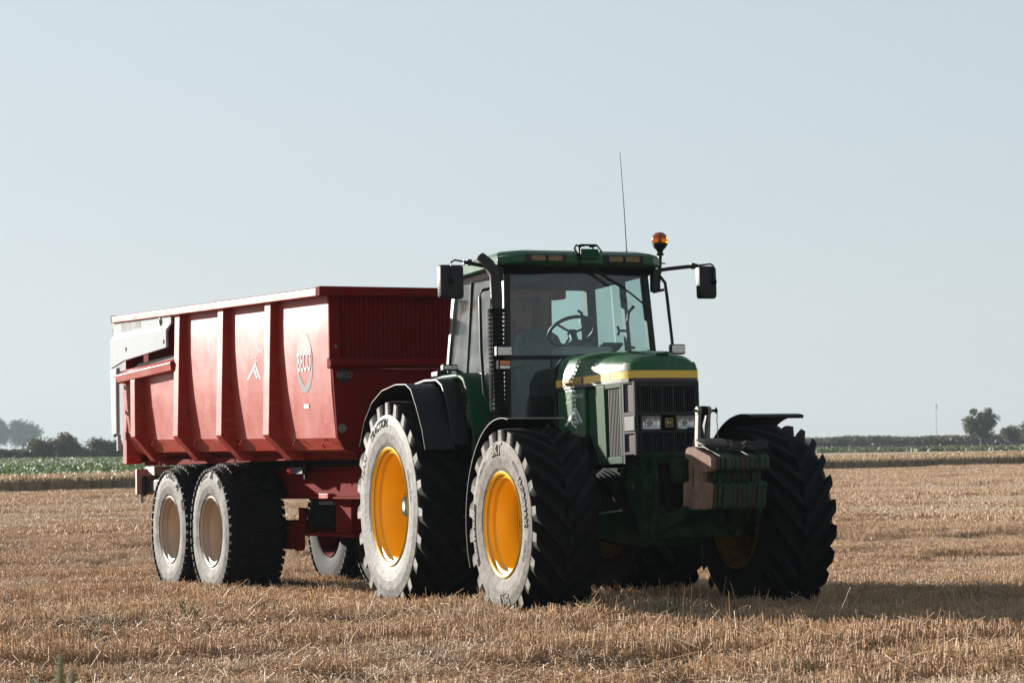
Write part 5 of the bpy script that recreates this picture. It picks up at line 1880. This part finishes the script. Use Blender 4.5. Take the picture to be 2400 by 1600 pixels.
# flowering crop on the left ------------------------------------------
FLOWER = [(-31, 85.5), (-18.2, 116.5), (2, 139), (2, 290), (-80, 290), (-80, 200)]
M_LEAF = plant_mat('crop_leaf', (0.03, 0.058, 0.016), (0.105, 0.15, 0.045), .3, .6)
M_PETAL = plant_mat('crop_petal', (0.30, 0.32, 0.26), (0.55, 0.56, 0.50), .3, .6)
fP = crop_points(FLOWER, 60000)
g1 = blades(fP, np.full(len(fP), -.36), RNG.normal(.42, .08, len(fP)), RNG.uniform(.10, .28, len(fP)), RNG.random(len(fP)), .4)
wP = crop_points(FLOWER, 70000)
vb = (vnoise(wP[:, 0] * .05 + 3, (wP[:, 1] - wP[:, 0] * .8) * .05, 11) - .5) * 6
dpt = wP[:, 1] - .75 * wP[:, 0] + vb
keep = (RNG.random(len(wP)) < np.where((dpt > 148) & (dpt < 215), .05, .62))
wP = wP[keep]
g2 = blades(wP, np.full(len(wP), -.02) + RNG.normal(0, .05, len(wP)), RNG.uniform(.05, .12, len(wP)), RNG.uniform(.06, .13, len(wP)), RNG.random(len(wP)), .5)
V, F, Sh = cat([g1, g2])
mi = np.concatenate([np.zeros(len(g1[1])), np.ones(len(g2[1]))])
o = np_mesh('flowering_crop', V, F, Sh, [M_LEAF, M_PETAL], mi)
tag(o, 'green crop with white blossoms beyond the wheat on the left', kind='stuff')
b = MB()
b.prism(FLOWER, -.345, -.10, 'z')
co_ = b.build('crop_floor', mat('crop_mass', (.05, .09, .025), .9, n2=(.09, .14, .04), nscale=2), None, smooth=0)
tag(co_, 'dense low green foliage under the white blossoms', kind='stuff')

# green verge in front of the right hedge
vP = np.column_stack([RNG.uniform(20, 110, 26000), RNG.uniform(272, 330, 26000)])
V, F, Sh = blades(vP, np.full(len(vP), -.36), RNG.normal(.32, .09, len(vP)), RNG.uniform(.2, .5, len(vP)), RNG.random(len(vP)), .4)
o = np_mesh('grass_verge', V, F, Sh, plant_mat('verge_leaf', (0.03, 0.05, 0.015), (0.09, 0.11, 0.035), .3, .6))
tag(o, 'rough green grass verge in front of the right hedge', kind='stuff')


# hedges and trees ------------------------------------------------------
def leaf_quads(C, size, shade):
    n_ = len(C)
    a = RNG.normal(0, 1, (n_, 3))
    a /= np.linalg.norm(a, axis=1, keepdims=True)
    b_ = np.cross(a, RNG.normal(0, 1, (n_, 3)))
    b_ /= np.maximum(np.linalg.norm(b_, axis=1, keepdims=True), 1e-6)
    s_ = np.reshape(size, (-1, 1)) / 2
    V = np.stack([C - a * s_ - b_ * s_ * .6, C + a * s_ - b_ * s_ * .6, C + a * s_ + b_ * s_ * .6, C - a * s_ + b_ * s_ * .6], 1)
    return V.reshape(-1, 3), np.arange(n_ * 4).reshape(-1, 4), np.repeat(shade, 4)


M_TREE = plant_mat('tree_leaf', (0.03, 0.045, 0.024), (0.095, 0.115, 0.055), .3, .65)
M_TREE_B = plant_mat('tree_leaf_brown', (0.05, 0.055, 0.032), (0.17, 0.15, 0.085), .3, .65)


def tree(x, y, h, wd, label, n=2600, leaf=.24, m=None, trunk=.25, clumps=16, group='trees along the horizon', base=-.34, flat=.9, taper=.35, puff=1.0):
    m = m or M_TREE
    b = MB()
    b.tube([(0, 0, -.1), (.05 * h * .1, 0, h * .25), (-.02 * h, 0, h * .5), (.01 * h, 0, h * .78)], [h * .035, h * .028, h * .018, h * .006], n=8)
    for q in range(7):
        a = q * 2.4
        z0 = h * (.22 + .07 * q)
        L_ = wd * (.42 - .03 * q)
        b.tube([(0, 0, z0), (math.cos(a) * L_ * .5, math.sin(a) * L_ * .5, z0 + h * .10), (math.cos(a) * L_, math.sin(a) * L_, z0 + h * .16)], [h * .014, h * .009, h * .003], n=5)
    T = b.build('tree', M_BARK, None, smooth=60)
    T.location = (x, y, base)
    # the tree's root object is its trunk; the crown is a part
    cl = []
    for q in range(clumps):
        while True:
            u = RNG.uniform(-1, 1, 3)
            if np.linalg.norm(u) < 1:
                break
        zc = h * (trunk + (1 - trunk) * .5) + u[2] * h * (1 - trunk) * .40
        k_ = 1 - taper * max(0, u[2])
        cl.append((u[0] * wd * .38 * k_, u[1] * wd * .38 * k_, zc, RNG.uniform(.13, .25) * wd * puff))
    C, sh = [], []
    for cx_, cy_, cz_, r_ in cl:
        k_ = int(n / clumps)
        d = RNG.normal(0, 1, (k_, 3))
        d /= np.linalg.norm(d, axis=1, keepdims=True)
        rad = r_ * RNG.uniform(.35, 1.1, (k_, 1))
        C.append(np.array([cx_, cy_, cz_]) + d * rad * np.array([1, 1, flat]))
        sh.append(np.clip(RNG.normal(RNG.uniform(.25, .7), .2, k_), 0, 1))
    C, sh = np.concatenate(C), np.concatenate(sh)
    keep_ = C[:, 2] > h * .06
    C, sh = C[keep_], sh[keep_]
    V, F, Sh = leaf_quads(C, leaf * RNG.uniform(.6, 1.3, len(C)), sh)
    np_mesh('crown', V, F, Sh, m, parent=T)
    tag(T, label, 'tree', group)
    return T


def hedge(name, x0, y0, x1, y1, h, depth, label, n, leaf=.3, m=None, var=.25, seed=1):
    """root mesh = woody stems, part = foliage."""
    L_ = math.hypot(x1 - x0, y1 - y0)
    t = RNG.random(n)
    d = RNG.normal(0, depth / 3, n)
    ux, uy = (x1 - x0) / L_, (y1 - y0) / L_
    X, Y = x0 + (x1 - x0) * t - uy * d, y0 + (y1 - y0) * t + ux * d
    hh = h * (1 - var + 2 * var * vnoise(t * L_ / 5, np.zeros(n) + seed, seed) + var * .8 * (vnoise(t * L_ / 1.3, np.zeros(n) + 3, seed + 1) - .5))
    Z = -.4 + hh * RNG.random(n) ** .55
    sh = np.clip(.45 + .55 * (vnoise(t * L_ / 3.0, Z * .8, seed + 4) - .45) + RNG.normal(0, .15, n), 0, 1)
    V, F, Sh = leaf_quads(np.column_stack([X - x0, Y - y0, Z]), leaf * RNG.uniform(.6, 1.4, n), sh)
    k = int(L_ / 1.2)
    tt = RNG.random(k)
    P0 = np.column_stack([(x1 - x0) * tt, (y1 - y0) * tt, np.full(k, -.4)])
    V2, F2, S2 = stems(P0, P0 + np.column_stack([RNG.normal(0, .2, k), RNG.normal(0, .2, k), RNG.uniform(.5, .9, k) * h]), np.full(k, .05), np.full(k, .015), RNG.random(k), 4)
    H = np_mesh(name, V2, F2, S2, M_BARK)
    H.location = (x0, y0, 0)
    np_mesh('foliage', V, F, Sh, m or M_TREE, parent=H)
    tag(H, label, 'hedge')
    return H


hedge('hedge', -110, 292, -5, 322, 1.55, 3.5, 'long low dark hedge behind the flowering crop on the left', 26000, .30, var=.14, seed=3)
hedge('hedge', 12, 400, 120, 322, 1.85, 4, 'long dark hedge along the horizon on the right', 34000, .34, M_TREE_B, var=.13, seed=8)
# left group, seen past the rear of the trailer (nearest first)
tree(-56.4, 305, 3.3, 4.6, 'brownish round shrub tree in the middle of the left row of shrubs', m=M_TREE_B, trunk=.12, n=2600)
tree(-60.0, 306, 3.0, 4.6, 'wide low brownish shrub tree in front of the big hazy tree', m=M_TREE_B, trunk=.10)
tree(-52.6, 308, 3.05, 4.2, 'rounded shrub tree nearest the rear of the trailer', m=M_TREE_B, trunk=.12)
tree(-50.9, 311, 2.3, 3.6, 'low bushy tree partly hidden behind the trailer tail', m=M_TREE, trunk=.1, n=1800)
tree(-243, 1200, 15.6, 19.5, 'big hazy round tree far off at the left', n=5200, leaf=.85, trunk=.10, clumps=26)
tree(-253.5, 1190, 16.3, 15.4, 'tall hazy tree cut off by the left edge', n=4200, leaf=.85, trunk=.1, clumps=22)
# right group
tree(65.4, 338, 6.3, 5.4, 'lone round tree standing above the right hedge', n=5200, leaf=.24, trunk=.02, clumps=40, taper=.1, puff=.72)
tree(67.9, 330, 3.4, 3.2, 'small bushy tree between the lone tree and the right edge', m=M_TREE_B, trunk=.1, n=2000)
tree(70.2, 325, 4.6, 4.4, 'dense dark tree cut off by the right edge', trunk=.08, n=4200, clumps=22)
# far mast
b = MB()
b.tube([(0, 0, 0), (0, 0, 15.0)], [.16, .10], n=8)
for z in (12.6, 13.8):
    for a in range(3):
        b.box(.35 * math.cos(a * 2.1) - .12, .35 * math.cos(a * 2.1) + .12, .35 * math.sin(a * 2.1) - .12, .35 * math.sin(a * 2.1) + .12, z, z + 1.0)
MA = b.build('radio_mast', mat('mast_grey', (.35, .36, .37), .5), None)
MA.location = (175, 1000, -.34)
tag(MA, 'thin pale mast on the far horizon left of the lone tree', 'mast')

# ------------------------------------------------------------------ haze
hz = MB().box(-800, 800, -45, 2640, -2.0, 36.0)
HZ = hz.build('haze', [], None, smooth=0)
hm = bpy.data.materials.new('haze_air')
hm.use_nodes = True
hm.node_tree.nodes.clear()
ho = hm.node_tree.nodes.new('ShaderNodeOutputMaterial')
pv = hm.node_tree.nodes.new('ShaderNodeVolumePrincipled')
pv.inputs['Color'].default_value = (0.42, 0.51, 0.57, 1)
pv.inputs['Density'].default_value = 0.0003
pv.inputs['Anisotropy'].default_value = 0.0
hm.node_tree.links.new(pv.outputs[0], ho.inputs['Volume'])
HZ.data.materials.append(hm)
tag(HZ, 'thin pale summer haze hanging over the fields', kind='stuff')
